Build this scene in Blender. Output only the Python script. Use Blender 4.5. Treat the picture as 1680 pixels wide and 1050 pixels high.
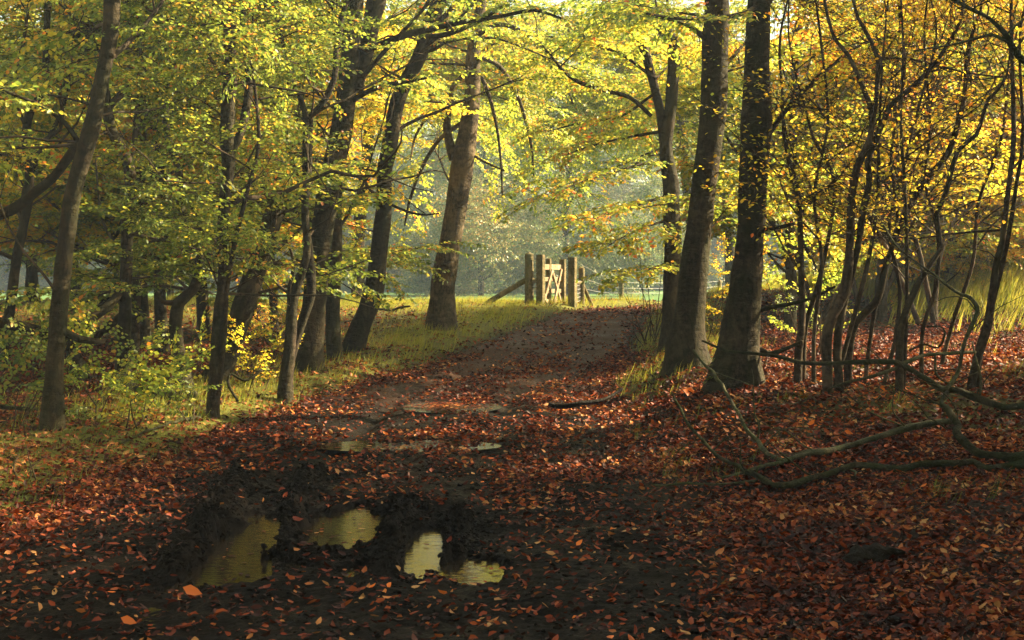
import bpy, math, random
import numpy as np
from mathutils import Vector
for o in list(bpy.data.objects): bpy.data.objects.remove(o)
SC = bpy.context.scene
COL = SC.collection
rnd = random.Random(7)
rng = np.random.default_rng(7)

# ------------------------------------------------------------------ camera, world, sun, exposure
F = 2333.3; CX, CY = 840.0, 525.0; EYE = 1.7; PITCH = math.atan(75 / F)
cam = bpy.data.cameras.new('camera'); cam.sensor_width = 36; cam.lens = 50; cam.clip_end = 3000; cam.clip_start = 0.05
camo = bpy.data.objects.new('camera', cam); COL.objects.link(camo)
camo.location = (0, 0, EYE); camo.rotation_euler = (math.pi / 2 - PITCH, 0, 0); SC.camera = camo
SUN_AZ, SUN_EL = math.radians(70), math.radians(33)      # azimuth from +Y (view direction) towards +X (right)
SC.world = bpy.data.worlds.new('World'); SC.world.use_nodes = True
wn = SC.world.node_tree
sky = wn.nodes.new('ShaderNodeTexSky'); sky.sky_type = 'NISHITA'; sky.sun_disc = False
sky.sun_elevation = SUN_EL; sky.sun_rotation = SUN_AZ; sky.dust_density = 2.0; sky.ozone_density = 1.0
bg = wn.nodes['Background']; bg.inputs['Strength'].default_value = 0.085
tint = wn.nodes.new('ShaderNodeMix'); tint.data_type = 'RGBA'; tint.blend_type = 'MULTIPLY'; tint.inputs[0].default_value = 1
tint.inputs[7].default_value = (1, .88, .62, 1)
wn.links.new(sky.outputs[0], tint.inputs[6]); wn.links.new(tint.outputs[2], bg.inputs['Color'])
sl = bpy.data.lights.new('sun', 'SUN'); sl.energy = 5.0; sl.angle = math.radians(0.6); sl.color = (1.0, 0.79, 0.50)
so = bpy.data.objects.new('sun', sl); COL.objects.link(so); so.location = (40, 20, 30)
sd = Vector((math.sin(SUN_AZ) * math.cos(SUN_EL), math.cos(SUN_AZ) * math.cos(SUN_EL), math.sin(SUN_EL)))
so.rotation_euler = sd.to_track_quat('Z', 'Y').to_euler()
SC.view_settings.view_transform = 'Standard'; SC.view_settings.look = 'None'
SC.view_settings.gamma = 1; SC.view_settings.exposure = 2.68
SC.render.engine = 'CYCLES'
cy = SC.cycles
cy.max_bounces = 7; cy.diffuse_bounces = 4; cy.glossy_bounces = 3; cy.transmission_bounces = 5; cy.volume_bounces = 0
cy.transparent_max_bounces = 8; cy.sample_clamp_indirect = 6; cy.caustics_reflective = False; cy.caustics_refractive = False
cy.use_denoising = True
try: cy.denoiser = 'OPENIMAGEDENOISE'
except Exception: pass

# ------------------------------------------------------------------ noise, terrain
def hash2(ix, iy, s):
    h = (ix.astype(np.int64) * 374761393 + iy.astype(np.int64) * 668265263 + s * 974711) & 0x7fffffff
    h = ((h ^ (h >> 13)) * 1274126177) & 0x7fffffff
    return ((h ^ (h >> 16)) & 0xffff) / 65535.0
def vn(x, y, s=0):
    x = np.asarray(x, float); y = np.asarray(y, float)
    ix = np.floor(x); iy = np.floor(y); fx = x - ix; fy = y - iy
    fx = fx * fx * (3 - 2 * fx); fy = fy * fy * (3 - 2 * fy)
    a = hash2(ix, iy, s); b = hash2(ix + 1, iy, s); c = hash2(ix, iy + 1, s); d = hash2(ix + 1, iy + 1, s)
    return (a + (b - a) * fx) * (1 - fy) + (c + (d - c) * fx) * fy
def fbm(x, y, s=0, o=4):
    t = 0; a = .5
    for k in range(o):
        t = t + a * (vn(x * 2 ** k, y * 2 ** k, s + k * 17) - .5); a *= .55
    return t
def ss(t, a=0., b=1.):
    t = np.clip((np.asarray(t, float) - a) / (b - a), 0, 1); return t * t * (3 - 2 * t)

PY = [-40, 0, 6, 9, 12, 16, 19, 22.5, 27, 32, 36, 42, 50, 60]
PX = [-1.6, -1.3, -1.1, -1.0, -.95, -.9, -.75, .2, 1.05, 2.1, 3.4, 7, 13, 22]
PW = [2.3, 2.3, 2.2, 2.2, 2.2, 2.1, 1.85, 1.5, 1.15, .85, .8, .8, .8, .8]
def pxc(y): return np.interp(y, PY, PX)
def phw(y): return np.interp(y, PY, PW)
RIDGES = [((-2.25, 11.6), (-1.86, 8.0), .12, .15), ((-1.66, 11.8), (-1.5, 8.4), .12, .13),
          ((-.80, 10.5), (-.70, 8.1), .10, .11), ((-.37, 9.8), (-.37, 8.25), .09, .09), ((-1.35, 8.55), (-.75, 8.75), .05, .12)]
BASINS = [(-1.69, 8.95, .18, 1.0, -.025), (-1.62, 8.15, .22, .36, -.025), (-1.13, 9.6, .22, .8, -.025), (-.56, 8.75, .12, .8, -.025),
          (-.22, 8.25, .19, .3, -.025), (-.92, 8.2, .10, .16, -.025), (-1.0, 17.9, .36, .75, .035), (-.45, 17.7, .2, .3, .035), (-1.4, 13.9, .3, .22, .01), (-.75, 14.15, .2, .2, .01)]
WATER = -.025
def basinv(x, y, b, k=1.0):
    X, Y, rx, ry, sh = b
    dx = x - X; dy = y - Y
    n = 1 + .95 * fbm(x * 7, y * 4, 5, 4)
    return np.sqrt((dx / (rx * k)) ** 2 + (dy / (ry * k)) ** 2) * n
def Hn(x, y, fine=True):
    x = np.asarray(x, float); y = np.asarray(y, float)
    z = np.interp(y, [-60, 0, 16, 19, 22, 25, 28, 31, 34, 38, 45, 55, 80, 125, 150, 185, 300, 620],
                  [0, 0, 0, .06, .21, .42, .63, .78, .86, .87, .74, .55, .28, 0, 1.5, 7, 12, 14])
    c = pxc(y); w = phw(y)
    z = z + .12 * ss((c - w - x), 0, .7) * ss(y, 9, 13)
    rb = ss(x - c - w, 0, 1.3) * ss(y, 10, 17) * (1 - ss(y, 36, 44))
    z = z + .42 * rb
    z = z + .055 * np.clip(x - 1.0, 0, 8) * (1 - ss(y, 16, 24)) 
    z = z + 1.25 * ss(x, 6, 13) * ss(y, 16, 28) * (1 - .8 * ss(y, 45, 70))
    z = z + .14 * (1 - ss(w - np.abs(x - c), -1, .4) * (1 - ss(y, 16, 20))) * fbm(x * .45, y * .45, 3, 3) * (1 - .5 * ss(y, 40, 60))
    if fine:
        on = ss(w - np.abs(x - c), -.4, .5)
        near = 1 - .75 * ss(y, 18, 30)
        mud = on * near
        l = np.abs(fbm(x * 5, y * 4.2, 11, 4))
        churn = mud * (.5 + .5 * (1 - ss(y, 11, 14))) * (.5 + .5 * ss(fbm(x * .9, y * .7, 27, 2), -.1, .12))
        z = z + mud * .04 * l + churn * (.05 * (.25 - np.abs(fbm(x * 8, y * 7, 21, 3))) * 2 + .07 * np.abs(fbm(x * 15, y * 14, 23, 3)) - .02)
        z = z + (1 - mud) * .035 * fbm(x * 3, y * 3, 31, 3) * (1 - ss(y, 30, 45))
        # shallow wheel ruts running up the track
        for off, dep in ((-.75, .03), (.75, .02)):
            z = z - mud * dep * (1 + 1.6 * ss(y, 12, 15)) * np.exp(-((x - c - off + .12 * fbm(x * 0, y * .5, 41, 2)) / .16) ** 2)
        for (a, b, hh, rr) in RIDGES:
            ax, ay = a; bx, by = b; L = (bx - ax) ** 2 + (by - ay) ** 2
            t = np.clip(((x - ax) * (bx - ax) + (y - ay) * (by - ay)) / L, 0, 1)
            d = np.hypot(x - ax - t * (bx - ax), y - ay - t * (by - ay)) + .10 * fbm(x * 6, y * 6, 51, 4)
            m = np.exp(-(np.clip(d, 0, 9) / rr) ** 2.6)
            z = z + hh * m * (.5 + 1.5 * fbm(x * 6, y * 6, 61, 3) + 2.6 * np.abs(fbm(x * 14, y * 14, 63, 3)))
        for b in BASINS:
            q = basinv(x, y, b)
            z = z * (1 - ss(1.35 - q, 0, .45)) + (b[4] - (.075 if b[1] < 12 else .03)) * ss(1.35 - q, 0, .45)
    return z
def H(x, y): return float(Hn(np.array([x]), np.array([y]), False)[0])
ca, sa = math.cos(PITCH), math.sin(PITCH)
def ray(px, py):
    xc = (px - CX) / F; yc = (CY - py) / F
    return np.array([xc, ca + yc * sa, -sa + yc * ca])
def P(px, py, y):
    r = ray(px, py); t = y / r[1]
    return np.array([r[0] * t, y, EYE + r[2] * t])
def G(px, py):
    r = ray(px, py); ys = np.linspace(3, 90, 1500); t = ys / r[1]
    z = EYE + r[2] * t; h = Hn(r[0] * t, ys, False)
    k = np.argmax(z <= h)
    return ys[k] if z[k] <= h[k] else 60.0

# ------------------------------------------------------------------ materials
def mat(name):
    m = bpy.data.materials.new(name); m.use_nodes = True
    nt = m.node_tree; b = nt.nodes['Principled BSDF']
    return m, nt, b
def N(nt, t, **kw):
    n = nt.nodes.new(t)
    for k, v in kw.items():
        if k in n.inputs.keys(): n.inputs[k].default_value = v
        else: setattr(n, k, v)
    return n
def noise(nt, scale, detail=5, rough=.6, vec=None, dist=0):
    n = N(nt, 'ShaderNodeTexNoise'); n.inputs['Scale'].default_value = scale; n.inputs['Detail'].default_value = detail
    n.inputs['Roughness'].default_value = rough; n.inputs['Distortion'].default_value = dist
    if vec is None:
        g = N(nt, 'ShaderNodeNewGeometry'); vec = g.outputs['Position']
    nt.links.new(vec, n.inputs['Vector']); return n.outputs['Fac']
def ramp(nt, fac, stops, interp='LINEAR'):
    r = N(nt, 'ShaderNodeValToRGB'); cr = r.color_ramp; cr.interpolation = interp
    while len(cr.elements) < len(stops): cr.elements.new(.5)
    for e, (p, c) in zip(cr.elements, stops):
        e.position = p; e.color = (c[0], c[1], c[2], 1) if len(c) == 3 else c
    nt.links.new(fac, r.inputs['Fac']); return r.outputs['Color']
def mixc(nt, fac, a, b, mode='MIX'):
    m = N(nt, 'ShaderNodeMix'); m.data_type = 'RGBA'; m.blend_type = mode
    for s, v in ((0, fac), (6, a), (7, b)):
        if isinstance(v, (int, float)): m.inputs[s].default_value = v
        elif isinstance(v, tuple): m.inputs[s].default_value = (v[0], v[1], v[2], 1)
        else: nt.links.new(v, m.inputs[s])
    return m.outputs[2]
def bump(nt, b, fac, strength=.5, dist=.02):
    n = N(nt, 'ShaderNodeBump'); n.inputs['Strength'].default_value = strength; n.inputs['Distance'].default_value = dist
    nt.links.new(fac, n.inputs['Height']); nt.links.new(n.outputs[0], b.inputs['Normal'])
def objvec(nt, scale=(1, 1, 1)):
    t = N(nt, 'ShaderNodeNewGeometry'); mp = N(nt, 'ShaderNodeMapping'); mp.inputs['Scale'].default_value = scale
    nt.links.new(t.outputs['Position'], mp.inputs['Vector']); return mp.outputs[0]

def leaf_material(name, stops, trans=.56, rough=.45, noise_scale=.6, tr_gain=1.5, spec=.35):
    m, nt, b = mat(name)
    g = N(nt, 'ShaderNodeNewGeometry')
    nz = noise(nt, noise_scale, 3)
    a = N(nt, 'ShaderNodeMath', operation='MULTIPLY_ADD'); nt.links.new(nz, a.inputs[0]); a.inputs[1].default_value = 1.1; a.inputs[2].default_value = -.55
    a2 = N(nt, 'ShaderNodeMath', operation='MULTIPLY_ADD'); nt.links.new(g.outputs['Random Per Island'], a2.inputs[0]); a2.inputs[1].default_value = .8
    nt.links.new(a.outputs[0], a2.inputs[2])
    a3 = N(nt, 'ShaderNodeMath', operation='ADD'); a3.use_clamp = True; nt.links.new(a2.outputs[0], a3.inputs[0]); a3.inputs[1].default_value = .1
    col = ramp(nt, a3.outputs[0], stops)
    nt.links.new(col, b.inputs['Base Color']); b.inputs['Roughness'].default_value = rough
    b.inputs['Specular IOR Level'].default_value = spec
    tr = N(nt, 'ShaderNodeBsdfTranslucent')
    tc = mixc(nt, 1.0, col, (tr_gain, tr_gain * .93, tr_gain * .85), 'MULTIPLY'); nt.links.new(tc, tr.inputs['Color'])
    mx = N(nt, 'ShaderNodeMixShader'); mx.inputs[0].default_value = trans
    nt.links.new(b.outputs[0], mx.inputs[1]); nt.links.new(tr.outputs[0], mx.inputs[2])
    nt.links.new(mx.outputs[0], nt.nodes['Material Output'].inputs['Surface'])
    return m
M = {}
M['green'] = leaf_material('beech_leaves_green', [(0, (.05, .09, .018)), (.3, (.10, .16, .026)), (.62, (.20, .26, .036)), (.86, (.38, .35, .04)), (.955, (.5, .2, .03)), (1, (.42, .12, .02))])
M['mix'] = leaf_material('beech_leaves_turning', [(0, (.08, .14, .024)), (.3, (.17, .25, .036)), (.62, (.33, .37, .045)), (.84, (.54, .45, .05)), (.945, (.6, .25, .03)), (1, (.5, .13, .02))])
M['yellow'] = leaf_material('beech_leaves_yellow', [(0, (.2, .27, .035)), (.3, (.42, .43, .04)), (.6, (.68, .53, .045)), (.82, (.74, .42, .04)), (1, (.58, .16, .03))])
M['dark'] = leaf_material('beech_leaves_dull', [(0, (.04, .07, .012)), (.5, (.09, .12, .018)), (.8, (.22, .17, .025)), (1, (.35, .12, .02))], trans=.35)
M['far'] = leaf_material('far_leaves', [(0, (.05, .10, .045)), (.4, (.11, .17, .06)), (.78, (.24, .26, .08)), (1, (.36, .22, .06))], trans=.35, noise_scale=.12)
M['litter'] = leaf_material('fallen_leaves', [(0, (.012, .004, .002)), (.36, (.04, .008, .0025)), (.57, (.13, .02, .005)), (.77, (.24, .05, .009)), (.86, (.34, .13, .032)), (.95, (.42, .24, .09)), (1, (.62, .16, .02))], trans=.12, rough=.6, noise_scale=.9, tr_gain=1.2, spec=.16)
M['orange'] = leaf_material('orange_leaf', [(0, (.6, .14, .02)), (1, (.75, .22, .03))], trans=.4)

def bark(name, c1, c2, moss, mossamt=.5, str_=.5):
    m, nt, b = mat(name)
    v = objvec(nt, (1, 1, 2.6)); v2 = objvec(nt, (3, 3, .7))
    n1 = noise(nt, 5, 6, .65, v); n2 = noise(nt, 2.2, 4, .6, v2)
    n4 = noise(nt, 26, 4, .7, objvec(nt, (1, 1, .5)))
    base = ramp(nt, n1, [(.3, c1), (.7, c2)])
    base = mixc(nt, ramp(nt, n4, [(.42, (0, 0, 0)), (.62, (.8, .8, .8))]), base, tuple(x * .4 for x in c1))
    n5 = noise(nt, 3.0, 5, .65, objvec(nt, (1, 1, .6)), .6); base = mixc(nt, ramp(nt, n5, [(.52, (0, 0, 0)), (.6, (.55, .55, .55))]), base, tuple(min(1, x * 1.5) for x in c2))
    ms = ramp(nt, n2, [(.5 - .22 * mossamt, (0, 0, 0)), (.72, (mossamt,) * 3)])
    base = mixc(nt, ms, base, moss)
    nt.links.new(base, b.inputs['Base Color']); b.inputs['Roughness'].default_value = .85; b.inputs['Specular IOR Level'].default_value = .1
    s = N(nt, 'ShaderNodeMath', operation='MULTIPLY_ADD'); nt.links.new(n4, s.inputs[0]); s.inputs[1].default_value = .5; nt.links.new(n1, s.inputs[2])
    bump(nt, b, s.outputs[0], min(1, str_ * 1.8), .05)
    return m
M['bark'] = bark('beech_bark', (.014, .010, .0055), (.062, .045, .025), (.022, .026, .007), .8)
M['bark_lit'] = bark('sunlit_beech_bark', (.03, .022, .013), (.13, .098, .06), (.045, .048, .015), .45)  # lighter copy of the bark: sunlight on the lone beech put into its colour
M['bark_dark'] = bark('dark_bark', (.016, .012, .008), (.055, .041, .026), (.032, .038, .012), .6, .9)
M['twig'] = bark('twig_bark', (.028, .02, .012), (.085, .06, .038), (.045, .05, .018), .4, .4)
M['moss_branch'] = bark('mossy_bark', (.026, .022, .013), (.10, .082, .05), (.05, .062, .02), .9, 1.0)
M['rot'] = bark('rotten_wood', (.004, .003, .002), (.016, .012, .008), (.010, .011, .004), .3, 1.0)
M['wood_pale'] = bark('dead_wood', (.22, .16, .10), (.4, .31, .2), (.15, .14, .06), .2, .5)
M['post'] = bark('weathered_post_wood', (.10, .075, .042), (.22, .165, .09), (.09, .10, .03), .7, .5)
M['gatewood'] = bark('pale_gate_wood', (.24, .17, .10), (.40, .31, .2), (.22, .19, .09), .35, .3)
m, nt, b = mat('galvanised_wire'); b.inputs['Base Color'].default_value = (.25, .25, .24, 1); b.inputs['Metallic'].default_value = .6; b.inputs['Roughness'].default_value = .5; M['wire'] = m

def soil(name, c1, c2, grassy=None, rough=.75, bs=.8, wet=0):
    m, nt, b = mat(name)
    n1 = noise(nt, 14, 8, .7); n2 = noise(nt, 1.3, 4, .6); n3 = noise(nt, 70, 5, .7)
    c = ramp(nt, n1, [(.3, c1), (.72, c2)])
    c = mixc(nt, ramp(nt, n2, [(.4, (0, 0, 0)), (.7, (.5, .5, .5))]), c, tuple(x * .6 for x in c1))
    if grassy:
        at = N(nt, 'ShaderNodeAttribute'); at.attribute_name = 'grassy'
        gm = N(nt, 'ShaderNodeMath', operation='MULTIPLY'); nt.links.new(at.outputs['Fac'], gm.inputs[0]); nt.links.new(ramp(nt, n2, [(.25, (.5, .5, .5)), (.5, (1, 1, 1))]), gm.inputs[1])
        c = mixc(nt, gm.outputs[0], c, ramp(nt, n1, [(.3, grassy[0]), (.7, grassy[1])]))
    nt.links.new(c, b.inputs['Base Color']); b.inputs['Specular IOR Level'].default_value = .05
    nt.links.new(ramp(nt, n2, [(.35, (rough - wet,) * 3), (.65, (rough,) * 3)]), b.inputs['Roughness'])
    s = N(nt, 'ShaderNodeMath', operation='MULTIPLY_ADD'); nt.links.new(n3, s.inputs[0]); s.inputs[1].default_value = .35; nt.links.new(n1, s.inputs[2])
    bump(nt, b, s.outputs[0], bs, .05)
    return m
M['ground'] = soil('woodland_soil', (.008, .005, .003), (.024, .015, .008), ((.06, .075, .015), (.17, .16, .035)))
M['path'] = soil('muddy_path', (.003, .0021, .0013), (.010, .007, .0045), ((.035, .017, .010), (.09, .048, .029)), .85, 1.0, .4)  # second colour pair is no grass: far track painted paler as if sunlit
M['field'] = soil('meadow', (.06, .12, .035), (.11, .19, .06), None, .8, .3)
def grassmat(name, a, b_, c_):
    return leaf_material(name, [(0, a), (.55, b_), (1, c_)], trans=.4, rough=.6, noise_scale=.9, tr_gain=1.2, spec=.2)
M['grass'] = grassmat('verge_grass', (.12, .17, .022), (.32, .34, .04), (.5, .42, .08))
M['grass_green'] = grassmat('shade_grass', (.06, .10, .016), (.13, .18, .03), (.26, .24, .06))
m, nt, b = mat('puddle_water'); b.inputs['Base Color'].default_value = (.02, .014, .007, 1); b.inputs['Roughness'].default_value = .01; b.inputs['IOR'].default_value = 1.9
bump(nt, b, noise(nt, 9, 3, .5, objvec(nt, (1, 3.2, 1))), .14, .02); M['water'] = m

# ------------------------------------------------------------------ mesh building
class MB:
    def __init__(s): s.v = []; s.q = []; s.t = []; s.n = 0
    def add(s, V, Q=None, T=None):
        V = np.asarray(V, float)
        if Q is not None and len(Q): s.q.append(np.asarray(Q, np.int64) + s.n)
        if T is not None and len(T): s.t.append(np.asarray(T, np.int64) + s.n)
        s.v.append(V); s.n += len(V)
    def empty(s): return s.n == 0
    def mesh(s, name, m, smooth=True):
        me = bpy.data.meshes.new(name)
        V = np.concatenate(s.v); Q = np.concatenate(s.q) if s.q else np.zeros((0, 4), int); T = np.concatenate(s.t) if s.t else np.zeros((0, 3), int)
        me.vertices.add(len(V)); me.vertices.foreach_set('co', V.astype(np.float32).ravel())
        nl = Q.size + T.size; me.loops.add(nl); me.loops.foreach_set('vertex_index', np.concatenate([Q.ravel(), T.ravel()]).astype(np.int32))
        tot = np.concatenate([np.full(len(Q), 4), np.full(len(T), 3)]).astype(np.int32)
        st = np.concatenate([[0], np.cumsum(tot)[:-1]]).astype(np.int32)
        me.polygons.add(len(tot)); me.polygons.foreach_set('loop_start', st)
        me.polygons.foreach_set('use_smooth', np.full(len(tot), smooth))
        me.materials.append(m); me.update(calc_edges=True); me.validate()
        return me
def put(name, me, parent=None, loc=None):
    o = bpy.data.objects.new(name, me); COL.objects.link(o)
    if parent is not None: o.parent = parent
    if loc is not None: o.location = loc
    return o
def tag(o, label=None, cat=None, group=None, kind=None):
    if label: o['label'] = label
    if cat: o['category'] = cat
    if group: o['group'] = group
    if kind: o['kind'] = kind
    return o
def empty(name, loc):
    o = bpy.data.objects.new(name, None); COL.objects.link(o); o.location = loc; o.empty_display_size = .2; return o

def smoothpath(pts, rad, step):
    pts = np.asarray(pts, float); rad = np.asarray(rad, float)
    if len(pts) == 2: pts = np.vstack([pts[0], pts.mean(0), pts[1]]); rad = np.array([rad[0], rad.mean(), rad[1]])
    out = []; ro = []
    E = np.vstack([2 * pts[0] - pts[1], pts, 2 * pts[-1] - pts[-2]])
    for i in range(len(pts) - 1):
        p0, p1, p2, p3 = E[i], E[i + 1], E[i + 2], E[i + 3]
        n = max(1, int(np.linalg.norm(p2 - p1) / step))
        for k in range(n):
            t = k / n
            out.append(.5 * (2 * p1 + (p2 - p0) * t + (2 * p0 - 5 * p1 + 4 * p2 - p3) * t * t + (3 * p1 - p0 - 3 * p2 + p3) * t ** 3))
            ro.append(rad[i] * (1 - t) + rad[i + 1] * t)
    out.append(pts[-1]); ro.append(rad[-1])
    return np.array(out), np.array(ro)
def tube(mb, pts, rad, seg=6, step=.15, rough=0., closed=True, raw=False, flute=0.):
    C, R = (np.asarray(pts, float), np.asarray(rad, float)) if raw else smoothpath(pts, rad, step)
    n = len(C)
    if n < 2: return C, R
    T = np.gradient(C, axis=0); T /= np.linalg.norm(T, axis=1)[:, None] + 1e-9
    ref = np.array([0, 1., 0]) if abs(T[0][1]) < .8 else np.array([1., 0, 0])
    A = np.zeros_like(C); a = ref - T[0] * ref.dot(T[0]); a /= np.linalg.norm(a) + 1e-9
    for i in range(n):
        a = a - T[i] * a.dot(T[i]); a /= np.linalg.norm(a) + 1e-9; A[i] = a
    B = np.cross(T, A)
    th = np.arange(seg) * 2 * math.pi / seg
    rr = R[:, None] * np.ones(seg)[None]
    if rough > 0:
        ls = np.concatenate([[0], np.cumsum(np.linalg.norm(np.diff(C, axis=0), axis=1))]) / max(R.mean() * 2.2, .02)
        s0 = int(abs(C[0][0]) * 977) % 999
        nx = np.cos(th)[None] * 1.3 + 7 + 0 * rr; ny = ls[:, None] + np.sin(th)[None] * 1.3
        rr = rr * (1 + rough * 2 * fbm(nx, ny, s0, 3) + .5 * rough * fbm(nx * 3, ny * 3, s0 + 5, 2))
    if flute > 0:
        hh = np.clip(1 - (C[:, 2] - C[0, 2] - .15) / .7, 0, 1)[:, None]
        rr = rr * (1 + flute * hh * (.35 + .65 * np.sin(th * 5 + C[0][0] * 3)[None] ** 2))
    V = C[:, None] + rr[..., None] * (np.cos(th)[None, :, None] * A[:, None] + np.sin(th)[None, :, None] * B[:, None])
    V = V.reshape(-1, 3)
    i = np.arange(n - 1)[:, None] * seg; j = np.arange(seg)[None]; j2 = (j + 1) % seg
    Q = np.stack([i + j, i + j2, i + seg + j2, i + seg + j], -1).reshape(-1, 4)
    Tt = []
    if closed:
        V = np.vstack([V, C[0], C[-1] + T[-1] * R[-1] * .6]); a0 = n * seg
        Tt = [[a0, (k + 1) % seg, k] for k in range(seg)] + [[a0 + 1, (n - 1) * seg + k, (n - 1) * seg + (k + 1) % seg] for k in range(seg)]
    mb.add(V, Q, Tt); return C, R
def box(mb, c, u, v, w, su, sv, sw, jit=0):
    """box from centre, three unit axes and full sizes, with slightly worn corners"""
    c = np.asarray(c, float); cs = []
    for k in (-1, 1):
        for (i, j) in ((-1, -1), (1, -1), (1, 1), (-1, 1)):
            cs.append(c + u * su * i / 2 + v * sv * j / 2 + w * sw * k / 2 + rng.normal(0, jit, 3))
    mb.add(cs, [[3, 2, 1, 0], [4, 5, 6, 7], [0, 1, 5, 4], [1, 2, 6, 5], [2, 3, 7, 6], [3, 0, 4, 7]])

# leaf outlines, unit length along +X
LEAF6 = (np.array([[0, 0, 0], [.35, .32, .05], [.72, .24, .03], [1, 0, -.06], [.72, -.24, .03], [.35, -.32, .05]]), [[0, 3, 2, 1], [0, 5, 4, 3]])
LEAF4 = (np.array([[0, 0, 0], [.5, .3, .04], [1, 0, -.04], [.5, -.3, .04]]), [[0, 1, 2, 3]])
def frames(X, up):
    X = X / (np.linalg.norm(X, axis=1)[:, None] + 1e-9)
    Y = np.cross(up, X); Y /= np.linalg.norm(Y, axis=1)[:, None] + 1e-9
    Z = np.cross(X, Y); return X, Y, Z
def stamp(mb, tmpl, pos, X, up, size):
    """copies of a small template baked at many places"""
    V, Q = tmpl[0], np.asarray(tmpl[1]); T = np.asarray(tmpl[2]) if len(tmpl) > 2 else None
    X, Y, Z = frames(X, up); s = np.asarray(size)[:, None, None]
    W = pos[:, None] + s * (V[None, :, 0, None] * X[:, None] + V[None, :, 1, None] * Y[:, None] + V[None, :, 2, None] * Z[:, None])
    off = (np.arange(len(pos)) * len(V))[:, None, None]
    mb.add(W.reshape(-1, 3), (Q[None] + off).reshape(-1, Q.shape[1]), (T[None] + off).reshape(-1, 3) if T is not None else None)

def make_spray(seed, L=1.0, leaf=.08, step=.085, sub=.34, lstep=.047, lt=LEAF6, crook=.10, keep=1.0, tw=.004):
    """one flat beech spray: twig mesh + leaf mesh, base at the origin, growing along +X"""
    g = np.random.default_rng(seed); tw_mb, lf = MB(), MB(); lp, lx, ln, lsz = [], [], [], []
    def leaves(C, start):
        d = np.concatenate([[0], np.cumsum(np.linalg.norm(np.diff(C, axis=0), axis=1))]); s = start; side = 1
        while s < d[-1]:
            p = np.array([np.interp(s, d, C[:, k]) for k in range(3)]); q = np.array([np.interp(s + .02, d, C[:, k]) for k in range(3)])
            t = q - p; t = t / (np.linalg.norm(t) + 1e-6) if s + .02 < d[-1] else (C[-1] - C[-2]) / np.linalg.norm(C[-1] - C[-2])
            if g.random() < keep:
                a = side * math.radians(g.uniform(35, 62)); c_, s_ = math.cos(a), math.sin(a)
                x = np.array([t[0] * c_ - t[1] * s_, t[0] * s_ + t[1] * c_, t[2] - g.uniform(0, .45)])
                lp.append(p + g.normal(0, .004, 3)); lx.append(x); ln.append(np.array([g.normal(0, .42), g.normal(0, .42), 1])); lsz.append(leaf * g.uniform(.65, 1.2))
            side = -side; s += lstep * g.uniform(.8, 1.2)
    def chain(p0, d0, L_, droop, wob, k):
        C = [p0]; d = d0 / np.linalg.norm(d0)
        for i in range(k):
            d = d + g.normal(0, wob, 3) * np.array([1, 1, .6]) + np.array([0, 0, -droop]); d /= np.linalg.norm(d); C.append(C[-1] + d * L_ / k)
        return np.array(C)
    M0 = chain(np.zeros(3), np.array([1, 0, .12]), L, .035, crook, 9)
    tube(tw_mb, M0, np.linspace(tw, tw * .35, len(M0)), 3, raw=True, closed=False)
    d = np.linspace(0, L, len(M0)); s = step * 1.5; side = 1
    while s < L * .97:
        p = np.array([np.interp(s, d, M0[:, k]) for k in range(3)]); q = np.array([np.interp(min(s + .05, L), d, M0[:, k]) for k in range(3)]) - p
        a = side * math.radians(g.uniform(38, 60)); x = np.array([q[0] * math.cos(a) - q[1] * math.sin(a), q[0] * math.sin(a) + q[1] * math.cos(a), q[2] + g.normal(0, .008)])
        l = sub * (1 - .75 * (s / L) ** 1.5) * g.uniform(.6, 1.15)
        C = chain(p, x, l, .05, crook, 4); tube(tw_mb, C, np.linspace(tw * .5, tw * .25, len(C)), 3, raw=True, closed=False)
        leaves(C, .03); side = -side; s += step * g.uniform(.75, 1.3)
    leaves(M0, L * .35)
    stamp(lf, lt, np.array(lp), np.array(lx), np.array(ln), np.array(lsz))
    def cat(mb): return (np.concatenate(mb.v), np.concatenate(mb.q))
    return cat(tw_mb), cat(lf)
SPR = {'beech': [make_spray(s) for s in range(6)],
       'far': [make_spray(20 + s, 1.3, .115, .14, .5, .085, LEAF4) for s in range(5)],
       'small': [make_spray(40 + s, .85, .055, .07, .28, .036, LEAF6, .2, .8, .003) for s in range(5)],
       'bare': [make_spray(60 + s, 1.1, .05, .12, .5, .085, LEAF6, .26, .42, .004) for s in range(6)]}

def blocked(p, big=False):
    x, y, z = p
    if y < 3: return abs(x) < 5 and z < 6
    if y < 14 and x > 0 and abs(x) < 5.8 and z < 7.5: return True
    if y < 24:
        c = float(pxc(y)); lim = (1.75 if x < c else 2.6) if y > 14 else 4.6
        gz = z - H(x, y)
        if abs(x - (c if y > 13 else 0) - .2) < lim and gz < 4.4: return True
        # sight corridor over the track
        return False
    if y < 60: return -2.4 < x < 3.0 and z < 3.3 + .25 * math.sin(x * 3)
    return False

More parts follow.
